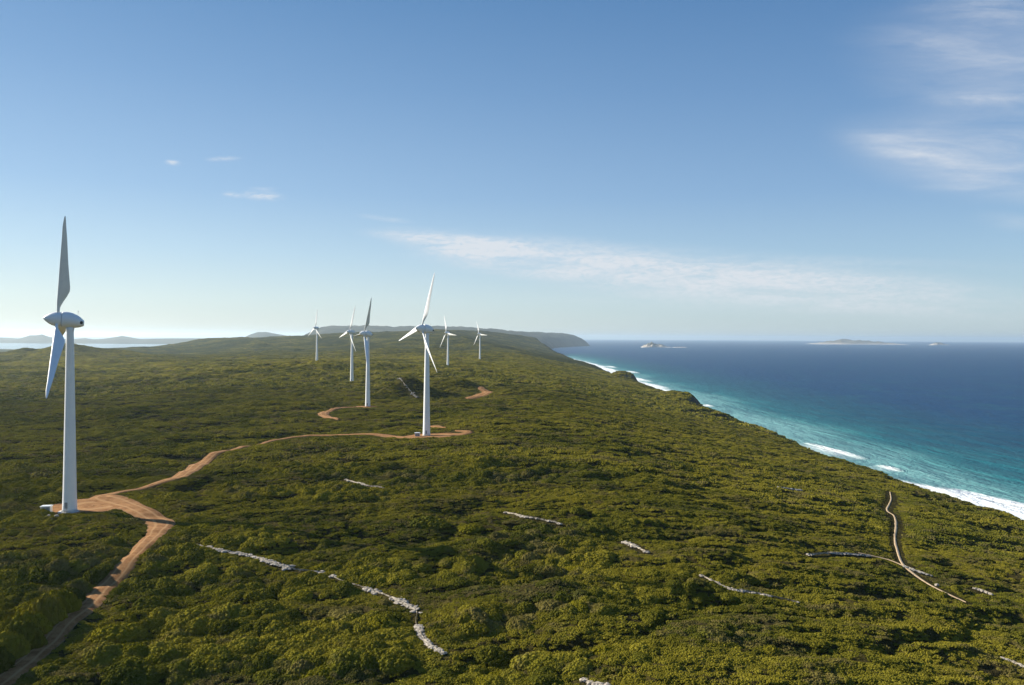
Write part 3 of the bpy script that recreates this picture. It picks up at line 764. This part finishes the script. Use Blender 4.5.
def make_turbine():
    root = empty('wind_turbine', (0, 0, 0))
    tower_rows = [(0.35, 2.36, 0), (1.2, 2.28, 0), (8, 2.08, 0), (15, 1.96, 0), (22, 1.84, 0), (30, 1.70, 0), (38, 1.56, 0), (46, 1.42, 0), (54, 1.28, 0),
                  (60.5, 1.16, 0), (61.0, 1.16, 0), (61.6, 1.24, 0), (62.6, 1.34, 0)]
    tw = lathe_obj('tower', tower_rows, M_WHITE, root, 56, 'Z')
    bm = bmesh.new(); box_bm(bm, (0.0, -2.31, 2.55), (0.95, 0.12, 2.1), 0, 0.03); dr = bm_obj('door', bm, M_STEEL, tw)
    bm = bmesh.new()
    for k in range(5): box_bm(bm, (0, -2.75-0.28*k, 1.35-0.24*k), (1.1, 0.28, 0.06))
    for s in (-0.55, 0.55):
        box_bm(bm, (s, -2.9, 2.0), (0.05, 0.05, 1.1)); box_bm(bm, (s, -4.0, 0.9), (0.05, 0.05, 1.0))
    bm_obj('stair', bm, M_STEEL, tw)
    lathe_obj('foundation', [(-1.5, 3.6, 0), (0.16, 3.6, 0), (0.26, 3.5, 0), (0.28, 2.5, 0), (0.40, 2.45, 0)], M_CONC, root, 48, 'Z')
    nac = lathe_obj('nacelle', [(2.50, 2.35, 0), (2.46, 2.62, 0), (2.2, 2.70, 0), (1.2, 2.74, 0), (0.2, 2.68, -0.03), (-0.8, 2.50, -0.12), (-1.8, 2.22, -0.26), (-2.8, 1.85, -0.42),
                                (-3.4, 1.48, -0.56), (-3.9, 1.15, -0.68), (-4.2, 0.90, -0.74), (-4.3, 0.70, -0.76)], M_WHITE, root, 48)
    nac.matrix_local = head_matrix(0)
    for s in (-1, 1):
        V, f = lathe([(0, 0.50, 0), (0.16, 0.50, 0), (0.17, 0.42, 0)], 20)
        v = solid('vent', V, f, M_DARK, True, [tuple(range(20)), tuple(range(40, 60))], nac)
        n = Vector((-0.36, s, -0.05)).normalized()
        v.matrix_local = Matrix.Translation((-3.42, s*1.40, -0.55)) @ n.to_track_quat('X', 'Z').to_matrix().to_4x4()
    bm = bmesh.new(); box_bm(bm, (-2.2, 0.0, 2.4), (0.07, 0.07, 1.6)); box_bm(bm, (-2.2, 0, 3.1), (0.06, 0.8, 0.06))
    box_bm(bm, (-2.2, 0.4, 3.25), (0.16, 0.16, 0.3)); box_bm(bm, (-2.2, -0.4, 3.25), (0.3, 0.06, 0.16)); bm_obj('wind_sensor', bm, M_STEEL, nac)
    sp = lathe_obj('spinner', [(2.54, 2.2, 0), (2.58, 2.42, 0), (3.0, 2.46, 0), (4.4, 2.40, 0), (5.2, 2.18, 0), (6.0, 1.80, 0), (6.8, 1.28, 0), (7.4, 0.78, 0), (7.8, 0.36, 0), (7.92, 0.08, 0)], M_WHITE, root, 48)
    sp.matrix_local = head_matrix(0)
    V, f, caps = blade_mesh()
    b0 = solid('blade', V, f, M_BLADE, True, caps, root)
    for k in range(2):
        b = b0.copy(); COL.objects.link(b); b.parent = root
    return root
def copy_tree(o, parent=None):
    c = o.copy(); COL.objects.link(c)
    if parent: c.parent = parent
    for ch in list(o.children): copy_tree(ch, c)
    return c
LAB = ['large white wind turbine at the far left beside the orange dirt road, rotor edge on',
       'white wind turbine standing in the orange gravel loop, three bright blades spread wide',
       'white wind turbine on a small pad, nearly edge on rotor, left of gravel loop turbine',
       'slim white wind turbine just left of the small gravel pad turbine, three blades spread',
       'small distant wind turbine furthest left of the background ones, standing alone on a low rise',
       'small distant wind turbine directly right of the gravel loop turbine',
       'smallest and most distant wind turbine, rightmost of the row']
# yaw of the rotor axis in degrees left of the view direction, blade angle of the first blade
SET = [(118, -17, 108), (122, -18, 22), (117, -27, 112), (125, -18, 22), (128, -4, 22), (126, 22, 22), (128, 24, 22)]
proto = make_turbine()
for i, (tx, ty, te) in enumerate(TP):
    o = proto if i == 0 else copy_tree(proto)
    o.location = (tx, ty, te)
    tag(o, LAB[i], 'wind turbine', 'wind turbines along the coastal ridge')
    yaw = R(90+SET[i][0]); n = 0
    for ch in o.children:
        nm = ch.name.split('.')[0]
        if nm in ('nacelle', 'spinner'): ch.matrix_local = head_matrix(yaw)
        elif nm == 'blade':
            ch.matrix_local = rotor_matrix(yaw, R(SET[i][1]+120*n), SET[i][2]); n += 1

# transformer kiosks
def kiosk(x, y, rz, label):
    z = float(elev(np.array([x]), np.array([y]))[0])
    root = empty('transformer_kiosk', (x, y, z), rz); tag(root, label, 'transformer kiosk', 'kiosks at the turbine feet')
    bm = bmesh.new(); box_bm(bm, (0, 0, -0.2), (3.3, 2.5, 0.8)); bm_obj('plinth', bm, M_CONC, root)
    bm = bmesh.new(); box_bm(bm, (0, 0, 1.2), (3.0, 2.2, 1.98), 0, 0.03); body = bm_obj('cabinet', bm, M_KIOSK, root)
    for s in (-1, 1):
        bm = bmesh.new(); box_bm(bm, (s*0.62, -1.13, 1.2), (1.12, 0.05, 1.7), 0, 0.01); d = bm_obj('door', bm, M_STEEL, body)
        bm = bmesh.new(); box_bm(bm, (s*0.14, -1.19, 1.2), (0.05, 0.06, 0.25)); bm_obj('handle', bm, M_DARK, body)
    bm = bmesh.new(); box_bm(bm, (0, 0, 2.27), (3.4, 2.6, 0.14), 0, 0.03); box_bm(bm, (0, 0, 2.40), (2.8, 2.0, 0.12), 0, 0.05); bm_obj('roof', bm, M_WHITE, root)
kiosk(TP[0][0]-7.0, TP[0][1]-1.5, R(12), 'low pale cabinet beside the foot of the nearest turbine, half hidden in shrubs')
kiosk(TP[1][0]-5.2, TP[1][1]-3.0, R(5), 'pale cabinet at the foot of the gravel loop turbine, left of its tower')

# ------------------------------------------------------------------ limestone
def ico(sub):
    bm = bmesh.new(); bmesh.ops.create_icosphere(bm, subdivisions=sub, radius=1.0)
    V = np.array([v.co[:] for v in bm.verts]); Fc = np.array([[v.index for v in f.verts] for f in bm.faces]); bm.free(); return V, Fc
ICO0, ICO1, ICO2 = ico(1), ico(2), ico(2)
def rocks_mesh(name, L, mat, size, gap, seed):
    rng = np.random.default_rng(seed); VV = []; FF = []; base = 0
    far = float(np.hypot(L[:, 0], L[:, 1]).mean())
    gate = sstep(0.38, 0.60, fbm(np.arange(len(L))/5.0, np.arange(len(L))*0.0+seed*1.7, 2, 98)); gate[[0, -1]] = 1
    n = int(np.clip(len(L)*11, 40, 600)); rise = min(0.55, max(0, (far-200)*0.003)) if far < 700 else 0.2
    if 230 < far < 700: rise = min(rise, 0.22)
    for k in range(n):
        i = rng.integers(0, len(L)); p = L[i]
        
        if rng.uniform() > 0.01+0.99*gate[i] and len(L) > 8: continue
        hw = p[2]; x = p[0]+rng.normal(0, hw*0.40); y = p[1]+rng.normal(0, hw*0.40)
        s = size*(0.3+0.8*rng.uniform(0, 1)**1.5)
        V = ICO1[0].copy()
        V *= (1+rng.uniform(-0.28, 0.28, (len(V), 1))); V *= np.array([rng.uniform(0.7, 1.5), rng.uniform(0.6, 1.1), rng.uniform(0.22, 0.5)])*s
        a = rng.uniform(0, math.pi); c, q = math.cos(a), math.sin(a)
        V[:, :2] = V[:, :2] @ np.array([[c, q], [-q, c]])
        V += np.array([x, y, float(elev(np.array([x]), np.array([y]))[0])+0.12*s+0.1+rise])
        VV.append(V); FF.append(ICO1[1]+base); base += len(V)
    T = np.gradient(L[:, :2], axis=0); T /= np.maximum(np.hypot(T[:, 0], T[:, 1]), 1e-6)[:, None]
    sgrid = np.linspace(-1, 1, 7); ii = np.arange(len(L)); wv = (0.06 if far > 700 else 1.0)*L[:, 2]*(0.15+1.7*fbm(ii/2.5, ii*0.0+seed, 3, 95)**1.3); wv = wv*(0.04+0.4*gate); wv[0] = wv[-1] = 0.05
    w_ = wv[:, None]*sgrid[None]; XX = L[:, 0:1]-T[:, 1:2]*w_; YY = L[:, 1:2]+T[:, 0:1]*w_
    XX = XX+0.25*(fbm(XX*1.3, YY*1.3, 2, 96)-0.5); ZZ = elev(XX, YY)+0.30*(1-np.abs(sgrid[None])**2)+rise*(1-sgrid[None]**4)+0.25*(fbm(XX*1.1, YY*1.1, 2, 97)-0.3)+0.0007*far
    q = grid_faces(len(L), 7)[:, ::-1]; tri = np.concatenate([q[:, [0, 1, 2]], q[:, [0, 2, 3]]], 0)
    VV.append(np.stack([XX, YY, ZZ], -1).reshape(-1, 3)); FF.append(tri+base)
    V = np.vstack(VV); o0 = np.array([L[:, 0].mean(), L[:, 1].mean(), V[:, 2].mean()])
    ntri = len(tri); allf = np.vstack(FF)
    me = mesh_np(name, V-o0, allf, mat); me.materials.append(M_RUBBLE)
    mi = np.zeros(len(me.polygons), dtype=np.int32); mi[len(mi)-ntri:] = 1; me.polygons.foreach_set('material_index', mi)
    return link(name, me, None, tuple(o0))
for i, (k, (L, lab)) in enumerate(ROCKS.items()):
    weath = k in ('track_side', 'hill_scree', 'slope_bit')
    o = rocks_mesh('limestone_outcrop', L, M_LIMED if weath else M_LIME, 0.75 if k.startswith('near') else 0.62 if L[:, 1].mean() < 400 else 1.0, 0.22 if k.startswith('near') or k == 'flat_white' else 0.34, 100+i)
    tag(o, lab, 'rock outcrop', 'limestone showing through the heath')
BL = [((-0.3, -7.2, 0.7), 'white boulder at the foot of the nearest turbine, next to the cabinet'), ((-3.2, -6.6, 0.5), 'smaller tan boulder between the nearest turbine and its cabinet'),
      ]
for (ox, oy, s), lab in BL:
    x, y = TP[0][0]+ox, TP[0][1]+oy
    V = ICO2[0].copy(); rr_ = np.random.default_rng(int(s*100)); V *= 1+rr_.uniform(-0.12, 0.12, (len(V), 1)); V *= np.array([1.2, 0.9, 0.7])*s
    o = link('boulder', mesh_np('boulder', V, ICO2[1], M_LIME), None, (x, y, float(elev(np.array([x]), np.array([y]))[0])+0.25)); tag(o, lab, 'boulder')
x, y = [float(v[0]) for v in ground_at([939], [588])]
V = ICO2[0].copy(); V *= 1+RNG.uniform(-0.12, 0.12, (len(V), 1)); V *= np.array([0.7, 0.6, 0.55])
tag(link('boulder', mesh_np('boulder', V, ICO2[1], M_LIME), None, (x+0.2, y+1.6, float(elev(np.array([x]), np.array([y+1.6]))[0])+0.3)), 'round cream boulder on the edge of the sandy walking track', 'boulder')

# ------------------------------------------------------------------ shrubs
def shrub_mesh(name, seed, lumps, flat, leafn, spread=1.0, hs=1.0, jit=0.90):
    """a mound about 1 m in radius: many leafy heads on a dome, each covered in small tilted leaf sprays"""
    rng = np.random.default_rng(seed); VV = []; FF = []; base = 0
    V0, F0 = ICO1 if leafn > 400 else ICO0
    core = V0*np.array([0.80, 0.80, flat*0.72]); core[:, 2] = np.maximum(core[:, 2], -0.35)
    VV.append(core); FF.append(F0+base); base += len(core)
    lob = rng.uniform(0, 6.28, 3)
    heads = []
    for k in range(lumps):
        u = (k+0.5)/lumps; ph = k*2.39996+rng.normal(0, 0.25)
        el = math.asin(min(1, max(0, 1-u*1.03)))
        rad = (1.0+0.16*math.sin(2*ph+lob[0])+0.12*math.sin(3*ph+lob[1]))*spread
        c = np.array([math.cos(ph)*math.cos(el)*rad, math.sin(ph)*math.cos(el)*rad, math.sin(el)*flat*(1+0.15*math.sin(ph+lob[2]))])
        c = c*rng.uniform(jit, 0.99)
        s = rng.uniform(0.19, 0.28)*(14.0/lumps)**0.32*1.15*(hs if lumps < 60 else 1.15)
        heads.append((c, s))
        V = V0*(1+rng.uniform(-0.20, 0.20, (len(V0), 1)))*np.array([s, s, s*0.85])+c
        VV.append(V); FF.append(F0+base); base += len(V)
    for k in range(leafn):
        c, s = heads[rng.integers(0, len(heads))]
        d = rng.normal(0, 1, 3); d[2] = abs(d[2])*1.1-0.2; d /= np.linalg.norm(d)
        p = c+d*s*rng.uniform(0.85, 1.22)
        a = rng.normal(0, 1, 3)+d*0.6; a /= np.linalg.norm(a); b = np.cross(a, rng.normal(0, 1, 3)); b /= np.linalg.norm(b)+1e-9
        l = rng.uniform(0.05, 0.11)*(0.6 if lumps > 60 else 1.0); w = l*0.55
        VV.append(np.array([p-b*w*0.6, p+a*l, p+b*w*0.6])); FF.append(np.array([[base, base+1, base+2]])); base += 3
    return mesh_np(name, np.vstack(VV), np.vstack(FF), M_LEAF)
BIG = [shrub_mesh('shrub_crown', 300+i, 230+25*(i % 4), [0.42, 0.52, 0.38, 0.56, 0.46, 0.50][i % 6], 8000, 1.0, 0.62, 0.82) for i in range(8)]
NEAR = [shrub_mesh('low_shrub_crown', 320+i, 22+4*(i % 4), [0.30, 0.38, 0.24, 0.44, 0.28, 0.34][i % 6], 700, 1.1, 0.75) for i in range(8)]
MIDM = [shrub_mesh('shrub_crown_low', 340+i, 24+3*(i % 3), [0.22, 0.30, 0.20, 0.34][i % 4], 200, 1.15, 0.75) for i in range(6)]
MIDB = [shrub_mesh('shrub_crown_mid', 350+i, 42+4*(i % 3), [0.34, 0.42, 0.30, 0.46][i % 4], 400, 1.0, 0.75) for i in range(6)]
FARM = [shrub_mesh('shrub_crown_far', 370+i, 14, [0.20, 0.26, 0.18, 0.24][i % 4], 30) for i in range(5)]

def visible_mask(x, y, z, pad_=60):
    Ri = np.array(CAM_M.to_3x3()); d = np.stack([x, y, z-CAM_Z], 1) @ Ri
    px = 512+F*d[:, 0]/-d[:, 2]; py = 342.5-F*d[:, 1]/-d[:, 2]
    return (d[:, 2] < 0) & (px > -pad_) & (px < 1024+pad_) & (py < 685+pad_*0.8), px, py

def tallness(X, Y, dsh):
    xr = X*0.93+Y*0.36; yr = -X*0.36+Y*0.93
    t = fbm(xr/30, yr/15, 3, 201)*0.7 + fbm(X/8, Y/7, 2, 205)*0.3
    t = sstep(0.38, 0.64, t)
    t = t*0.85+0.30*sstep(60, -140, X)*sstep(420, 170, Y)-0.42*sstep(-35, 130, X)*sstep(600, 200, Y)-0.5*sstep(150, 60, dsh)
    for zx, zy, zr, k in [(-116, 176, 15, 0.9), (-124, 200, 10, 0.5), (-92, 150, 9, 0.7), (-66, 170, 18, 0.5), (-72, 205, 10, 0.45), (-20, 232, 14, -0.6)]:
        t = t+k*np.exp(-((X-zx)**2+(Y-zy)**2)/zr**2)
    return np.clip(t, 0, 1)

def scatter(r0, r1, cell, rmin, rmax, seed, kind='carpet'):
    """carpet: small plants everywhere; dome: big rounded bushes crowding together where the scrub is tall"""
    rng = np.random.default_rng(seed)
    xs = np.arange(-r1*0.86, r1*0.86, cell); ys = np.arange(r0*0.6, r1, cell)
    X, Y = np.meshgrid(xs, ys); X = X.ravel()+rng.uniform(-0.5, 0.5, X.size)*cell; Y = Y.ravel()+rng.uniform(-0.5, 0.5, Y.size)*cell
    r = np.hypot(X, Y)
    keep = (r > r0) & (r < r1) & (np.abs(X) < 0.86*Y+20); X, Y = X[keep], Y[keep]
    dsh = coast_x(Y)-X
    keep = dsh > 30; X, Y, dsh = X[keep], Y[keep], dsh[keep]
    Z = elev(X, Y)
    v, px, py = visible_mask(X, Y, Z, 150); X, Y, Z, dsh = X[v], Y[v], Z[v], dsh[v]
    slope = np.abs(elev(X+4, Y)-Z)/4; keep = ~((slope > 0.62) & (Y > 700)); X, Y, Z, dsh = X[keep], Y[keep], Z[keep], dsh[keep]
    tall = tallness(X, Y, dsh)
    if kind == 'dome':
        keep = rng.uniform(0, 1, len(X)) < (sstep(0.45, 1.0, tall)*0.8+0.012 if r0 < 200 else (sstep(0.42, 1.0, tall)*0.5+0.03)*(1+0.9*sstep(20, -120, X)))
        X, Y, Z, tall = X[keep], Y[keep], Z[keep], tall[keep]
        rad = rmin+(rmax-rmin)*tall*rng.uniform(0.25, 1.0, len(X))
    else:
        xr = X*0.93+Y*0.36; yr = -X*0.36+Y*0.93
        rad = rmin+(rmax-rmin)*rng.uniform(0, 1, len(X))**1.5
        keep = rng.uniform(0, 1, len(X)) > np.maximum(sstep(0.57, 0.72, fbm(xr/34, yr/17, 3, 221))*0.5, sstep(0.66, 0.76, fbm(xr/9, yr/4, 2, 224))*0.85)
        X, Y, Z, rad, tall = X[keep], Y[keep], Z[keep], rad[keep], tall[keep]
    cl_ = clearance(X, Y)
    limit = np.maximum(0.0, cl_)*0.9 + np.where(Y < 330, 0.25, 0.0)      # growth is cut back towards track edges
    far_ = sstep(300, 480, Y)
    limit = np.where(cl_ > 30, 99, limit/(1+0.9*far_))
    keep = (cl_ > 0.1+1.2*far_) & (limit > rmin*0.30)
    X, Y, Z, rad, tall, limit = X[keep], Y[keep], Z[keep], rad[keep], tall[keep], limit[keep]
    rad = np.minimum(rad, limit)
    Z = canopy(X, Y, clearance(X, Y))
    return np.stack([X, Y, Z-(0.06 if kind == 'carpet' else 0.16)*rad, rad, tall], 1)

def instancer(name, pts, meshes, seed, zs=(0.8, 1.2)):
    rng = np.random.default_rng(seed); n = len(pts)
    me = bpy.data.meshes.new(name); me.vertices.add(n)
    o = bpy.data.objects.new(name, me); COL.objects.link(o)
    me.vertices.foreach_set('co', pts[:, :3].astype(np.float32).ravel())
    sc = np.stack([pts[:, 3]*rng.uniform(0.85, 1.2, n), pts[:, 3]*rng.uniform(0.85, 1.2, n), pts[:, 3]*rng.uniform(zs[0], zs[1], n)*(0.85+0.35*pts[:, 4])], 1)
    a = me.attributes.new('sc', 'FLOAT_VECTOR', 'POINT'); a.data.foreach_set('vector', sc.astype(np.float32).ravel())
    rot = np.zeros((n, 3)); rot[:, 2] = rng.uniform(0, 6.283, n); rot[:, 0] = rng.normal(0, 0.08, n); rot[:, 1] = rng.normal(0, 0.08, n)
    a = me.attributes.new('ro', 'FLOAT_VECTOR', 'POINT'); a.data.foreach_set('vector', rot.astype(np.float32).ravel())
    a = me.attributes.new('pick', 'INT', 'POINT'); a.data.foreach_set('value', rng.integers(0, len(meshes), n).astype(np.int32))
    src = bpy.data.collections.new(name+'_kinds')
    for i, m in enumerate(meshes): src.objects.link(bpy.data.objects.new('%s_kind_%02d' % (name, i), m))
    ng = bpy.data.node_groups.new(name, 'GeometryNodeTree')
    ng.interface.new_socket('Geometry', in_out='INPUT', socket_type='NodeSocketGeometry')
    ng.interface.new_socket('Geometry', in_out='OUTPUT', socket_type='NodeSocketGeometry')
    N = ng.nodes; Lk = ng.links
    gi = N.new('NodeGroupInput'); go = N.new('NodeGroupOutput'); ci = N.new('GeometryNodeCollectionInfo')
    ci.inputs['Collection'].default_value = src; ci.inputs['Separate Children'].default_value = True; ci.inputs['Reset Children'].default_value = True
    ip = N.new('GeometryNodeInstanceOnPoints'); ip.inputs['Pick Instance'].default_value = True
    def attr(nm, ty):
        q = N.new('GeometryNodeInputNamedAttribute'); q.data_type = ty; q.inputs['Name'].default_value = nm
        return [s for s in q.outputs if s.enabled and s.name == 'Attribute'][0]
    Lk.new(gi.outputs[0], ip.inputs['Points']); Lk.new(ci.outputs[0], ip.inputs['Instance'])
    Lk.new(attr('pick', 'INT'), ip.inputs['Instance Index'])
    Lk.new(attr('sc', 'FLOAT_VECTOR'), ip.inputs['Scale'])
    e2r = N.new('FunctionNodeEulerToRotation'); Lk.new(attr('ro', 'FLOAT_VECTOR'), e2r.inputs[0]); Lk.new(e2r.outputs[0], ip.inputs['Rotation'])
    Lk.new(ip.outputs[0], go.inputs[0])
    md = o.modifiers.new('scatter', 'NODES'); md.node_group = ng
    return o

A = scatter(95, 380, 1.2, 0.65, 1.3, 1)
D = scatter(95, 380, 2.7, 1.2, 3.6, 4, 'dome')
B = scatter(370, 1000, 2.6, 1.5, 2.7, 2)
BD = scatter(370, 1000, 6.0, 2.0, 5.0, 5, 'dome')
Cc = scatter(980, 2800, 6.6, 3.0, 5.5, 3)
CD = scatter(980, 2800, 15.0, 3.5, 7.0, 6, 'dome')

# the big single bushes of the foreground, each one its own thing
HERO = []      # x, y, radius, height factor
Lr = ROADS['dirt_road']; _t = np.gradient(Lr[:, :2], axis=0); _t /= np.hypot(_t[:, 0], _t[:, 1])[:, None]
for k_, (j, off_, rr__, hh) in enumerate([(2, 0, 4.4, 1.5), (6, 0, 4.0, 1.55), (10, 0, 4.6, 1.5), (13, 0, 3.9, 1.6), (17, 0, 4.7, 1.45), (20, 0, 4.0, 1.5), (24, 0, 4.4, 1.4), (28, 0, 3.8, 1.3), (33, 0, 3.3, 1.2), (38, 0, 2.9, 1.1), (43, 0, 2.6, 1.0), (48, 0, 2.4, 1.0)]):
    off_ = 2.6+0.74*rr__
    if j < len(Lr): HERO.append((Lr[j, 0]-_t[j, 1]*off_, Lr[j, 1]+_t[j, 0]*off_, rr__, hh*1.35))
for hx, hy, hr, hh in [(118, 640, 4.6, 1.2), (100, 662, 3.6, 1.2), (152, 610, 4.8, 1.1), (215, 612, 4.6, 1.0), (262, 616, 4.2, 0.9), (180, 640, 3.8, 1.1), (240, 655, 4.4, 1.0), (300, 640, 4.0, 0.95), (345, 622, 4.2, 0.9),
                   (300, 598, 3.6, 0.8), (392, 640, 4.4, 1.0), (350, 668, 4.6, 0.95), (440, 676, 4.0, 0.9), (490, 655, 4.8, 0.95), (535, 668, 4.0, 0.95), (205, 575, 3.6, 0.9), (205, 528, 4.0, 1.0),
                   (40, 630, 4.2, 1.1), (20, 600, 3.8, 1.0), (70, 560, 3.4, 1.0), (110, 545, 3.2, 1.0), (430, 528, 5.0, 0.9), (470, 532, 4.4, 0.8), (600, 560, 4.5, 0.8)]:
    q = ground_at([hx], [hy]); HERO.append((float(q[0][0]), float(q[1][0]), hr*0.9, hh))
_h = np.array(HERO); _z = canopy(_h[:, 0], _h[:, 1])
_c = clearance(_h[:, 0], _h[:, 1])
nH = len(_h)
D = np.concatenate([np.stack([_h[:, 0], _h[:, 1], _z-0.2, np.where(np.arange(nH) < 12, _h[:, 2], np.minimum(_h[:, 2], np.maximum(1.2, _c*1.15))), np.full(nH, 0.9)], 1), D], 0)
HF = np.ones(len(D)); HF[:nH] = _h[:, 3]
def pick_big():
    _, px, py = visible_mask(D[:, 0], D[:, 1], D[:, 2])
    dist = np.hypot(D[:, 0], D[:, 1]); size = D[:, 3]/dist
    ok = (px > 0) & (px < 1024) & (py < 690) & (D[:, 3] > 1.7)
    ok[:nH] = False
    order = np.argsort(-np.where(ok, size, 0)); chosen = list(range(nH))
    for i in order:
        if not ok[i] or len(chosen) >= 180: break
        p = D[i]
        if all((p[0]-D[j, 0])**2+(p[1]-D[j, 1])**2 > (0.7*(p[3]+D[j, 3]))**2 for j in chosen): chosen.append(i)
    return chosen, px, py
big, bpx, bpy_ = pick_big()
rest = np.ones(len(D), bool); rest[big] = False
keepA = np.ones(len(A), bool)
for p in D[big]:          # no other growth under the middle of a big bush
    keepA &= ~(np.hypot(A[:, 0]-p[0], A[:, 1]-p[1]) < 0.6*p[3])
    rest &= ~(np.hypot(D[:, 0]-p[0], D[:, 1]-p[1]) < 0.45*p[3])
tag(instancer('heath', A[keepA], NEAR, 21), 'dense low green coastal heath covering the near slopes', 'heath', kind='stuff')
tag(instancer('scrub_thicket', D[rest], BIG, 24), 'thicket of rounded olive bushes crowding together in the near heath', 'scrub', kind='stuff')
tag(instancer('mid_heath', B, MIDM, 22), 'olive green heath on the middle slopes round the turbines', 'heath', kind='stuff')
tag(instancer('mid_thicket', BD, MIDB, 25), 'darker clumps of bushes scattered through the middle slopes', 'scrub', kind='stuff')
tag(instancer('distant_heath', Cc, FARM, 23, (0.8, 1.1)), 'hazier green heath on the distant rolling slopes', 'heath', kind='stuff')
tag(instancer('distant_thicket', CD, MIDB, 26), 'dark specks of taller bush on the distant slopes', 'scrub', kind='stuff')

TONES = [('olive', M_LEAF), ('yellow green', foliage_material('yellow_green_leaves', (0.165, 0.145, 0.008, 1), 0.55)), ('dark green', foliage_material('dark_green_leaves', (0.030, 0.042, 0.007, 1), 0.6))]
def bush_label(px, py, x, y, rad, tone):
    size = 'huge broad' if rad > 4.2 else 'broad' if rad > 3.3 else 'mid sized' if rad > 2.5 else 'small'
    head = '%s %s bush ' % (size, tone)
    L = ROADS['dirt_road']; d = np.hypot(L[:, 0]-x, L[:, 1]-y); j = int(np.argmin(d))
    if d[j] < 10:
        side = 'left' if x < L[j, 0] else 'right'
        part = 'bottom corner' if py > 620 else 'straight stretch' if py > 545 else 'turbine bend' if py > 485 else 'far stretch'
        return head+'on the %s verge of the dirt road, %s' % (side, part), 'bushes along the dirt road'
    for k, w in (('near_long', 'straight limestone strip'), ('near_bend', 'bending limestone strip')):
        L = ROCKS[k][0]; d = np.hypot(L[:, 0]-x, L[:, 1]-y); j = int(np.argmin(d))
        if d[j] < 9:
            return head+('above' if y > L[j, 1] else 'below')+' the '+w, 'bushes along the limestone strips'
    row = 'bottom edge' if py > 650 else 'lower' if py > 600 else 'middle' if py > 550 else 'upper'
    if px < 100: w = 'scrub left of the dirt road, %s part' % row
    elif px < 240: w = 'scrub right of the dirt road, %s part' % row
    elif px < 430: w = 'scrub by the limestone strips, %s part' % row
    elif px < 620: w = 'centre foreground heath, %s part' % row
    elif px < 820: w = 'heath right of centre, %s part' % row
    else: w = 'heath below the walking track, %s part' % row
    return head+'in the '+w, 'bushes of the foreground heath'
rng = np.random.default_rng(5)
src = None
for n_, i in enumerate(big):
    x, y, z, rad, tall = D[i]
    if src is None:
        o = link('coastal_shrub', BIG[0])
        src = o
    else:
        o = src.copy(); COL.objects.link(o); o.data = BIG[n_ % len(BIG)]
    tone, mt = TONES[[0, 0, 1, 2][int(rng.integers(0, 4))]]
    o.material_slots[0].link = 'OBJECT'; o.material_slots[0].material = mt
    o.location = (x, y, z)
    o.scale = (rad*rng.uniform(0.9, 1.25), rad*rng.uniform(0.9, 1.15), rad*rng.uniform(0.9, 1.25)*HF[i]); o.rotation_euler = (0, 0, rng.uniform(0, 6.28))
    lab, grp = bush_label(bpx[i], bpy_[i], x, y, rad, tone)
    tag(o, lab, 'bush', grp)
# bushes that share a description are told apart by their order across the picture
ORD = ['leftmost', 'second from left', 'third from left', 'fourth from left', 'fifth from left', 'sixth from left', 'seventh from left', 'eighth from left']
same = {}
for o in [q for q in COL.objects if q.get('category') == 'bush']: same.setdefault(o['label'], []).append(o)
for lab, os_ in same.items():
    if len(os_) < 2: continue
    os_.sort(key=lambda q: q.location.x/q.location.y)
    for k, q in enumerate(os_):
        w = 'rightmost' if k == len(os_)-1 else ORD[k] if k < len(ORD) else None
        if w:
            t_ = w+' '+lab
            if len(t_.split()) > 16: t_ = t_.replace(' part', '').replace(' foreground heath', ' heath').replace('mid sized ', '')
            q['label'] = t_
print('SCATTER', len(A), len(D), len(B), len(BD), len(Cc), len(CD), 'big', len(big))

# ------------------------------------------------------------------ haze
def build_haze():
    bm = bmesh.new(); s = 61000.0; z0, z1 = -45.0, 292.0
    bmesh.ops.create_cube(bm, size=1.0, matrix=Matrix.Translation((0, 0, (z0+z1)/2)) @ Matrix.Diagonal((2*s, 2*s, z1-z0, 1)))
    m = bpy.data.materials.new('haze'); m.use_nodes = True; t = NT(m.node_tree); t.n.clear()
    v = t.node('ShaderNodeVolumePrincipled'); v.inputs['Color'].default_value = (0.72, 0.88, 1.0, 1)
    v.inputs['Density'].default_value = 2.9e-5; v.inputs['Anisotropy'].default_value = 0.40
    out = t.node('ShaderNodeOutputMaterial'); t.l.new(v.outputs[0], out.inputs['Volume'])
    tag(bm_obj('haze', bm, m), 'thin blue sea haze lying over land and water', 'haze', kind='stuff')
build_haze()
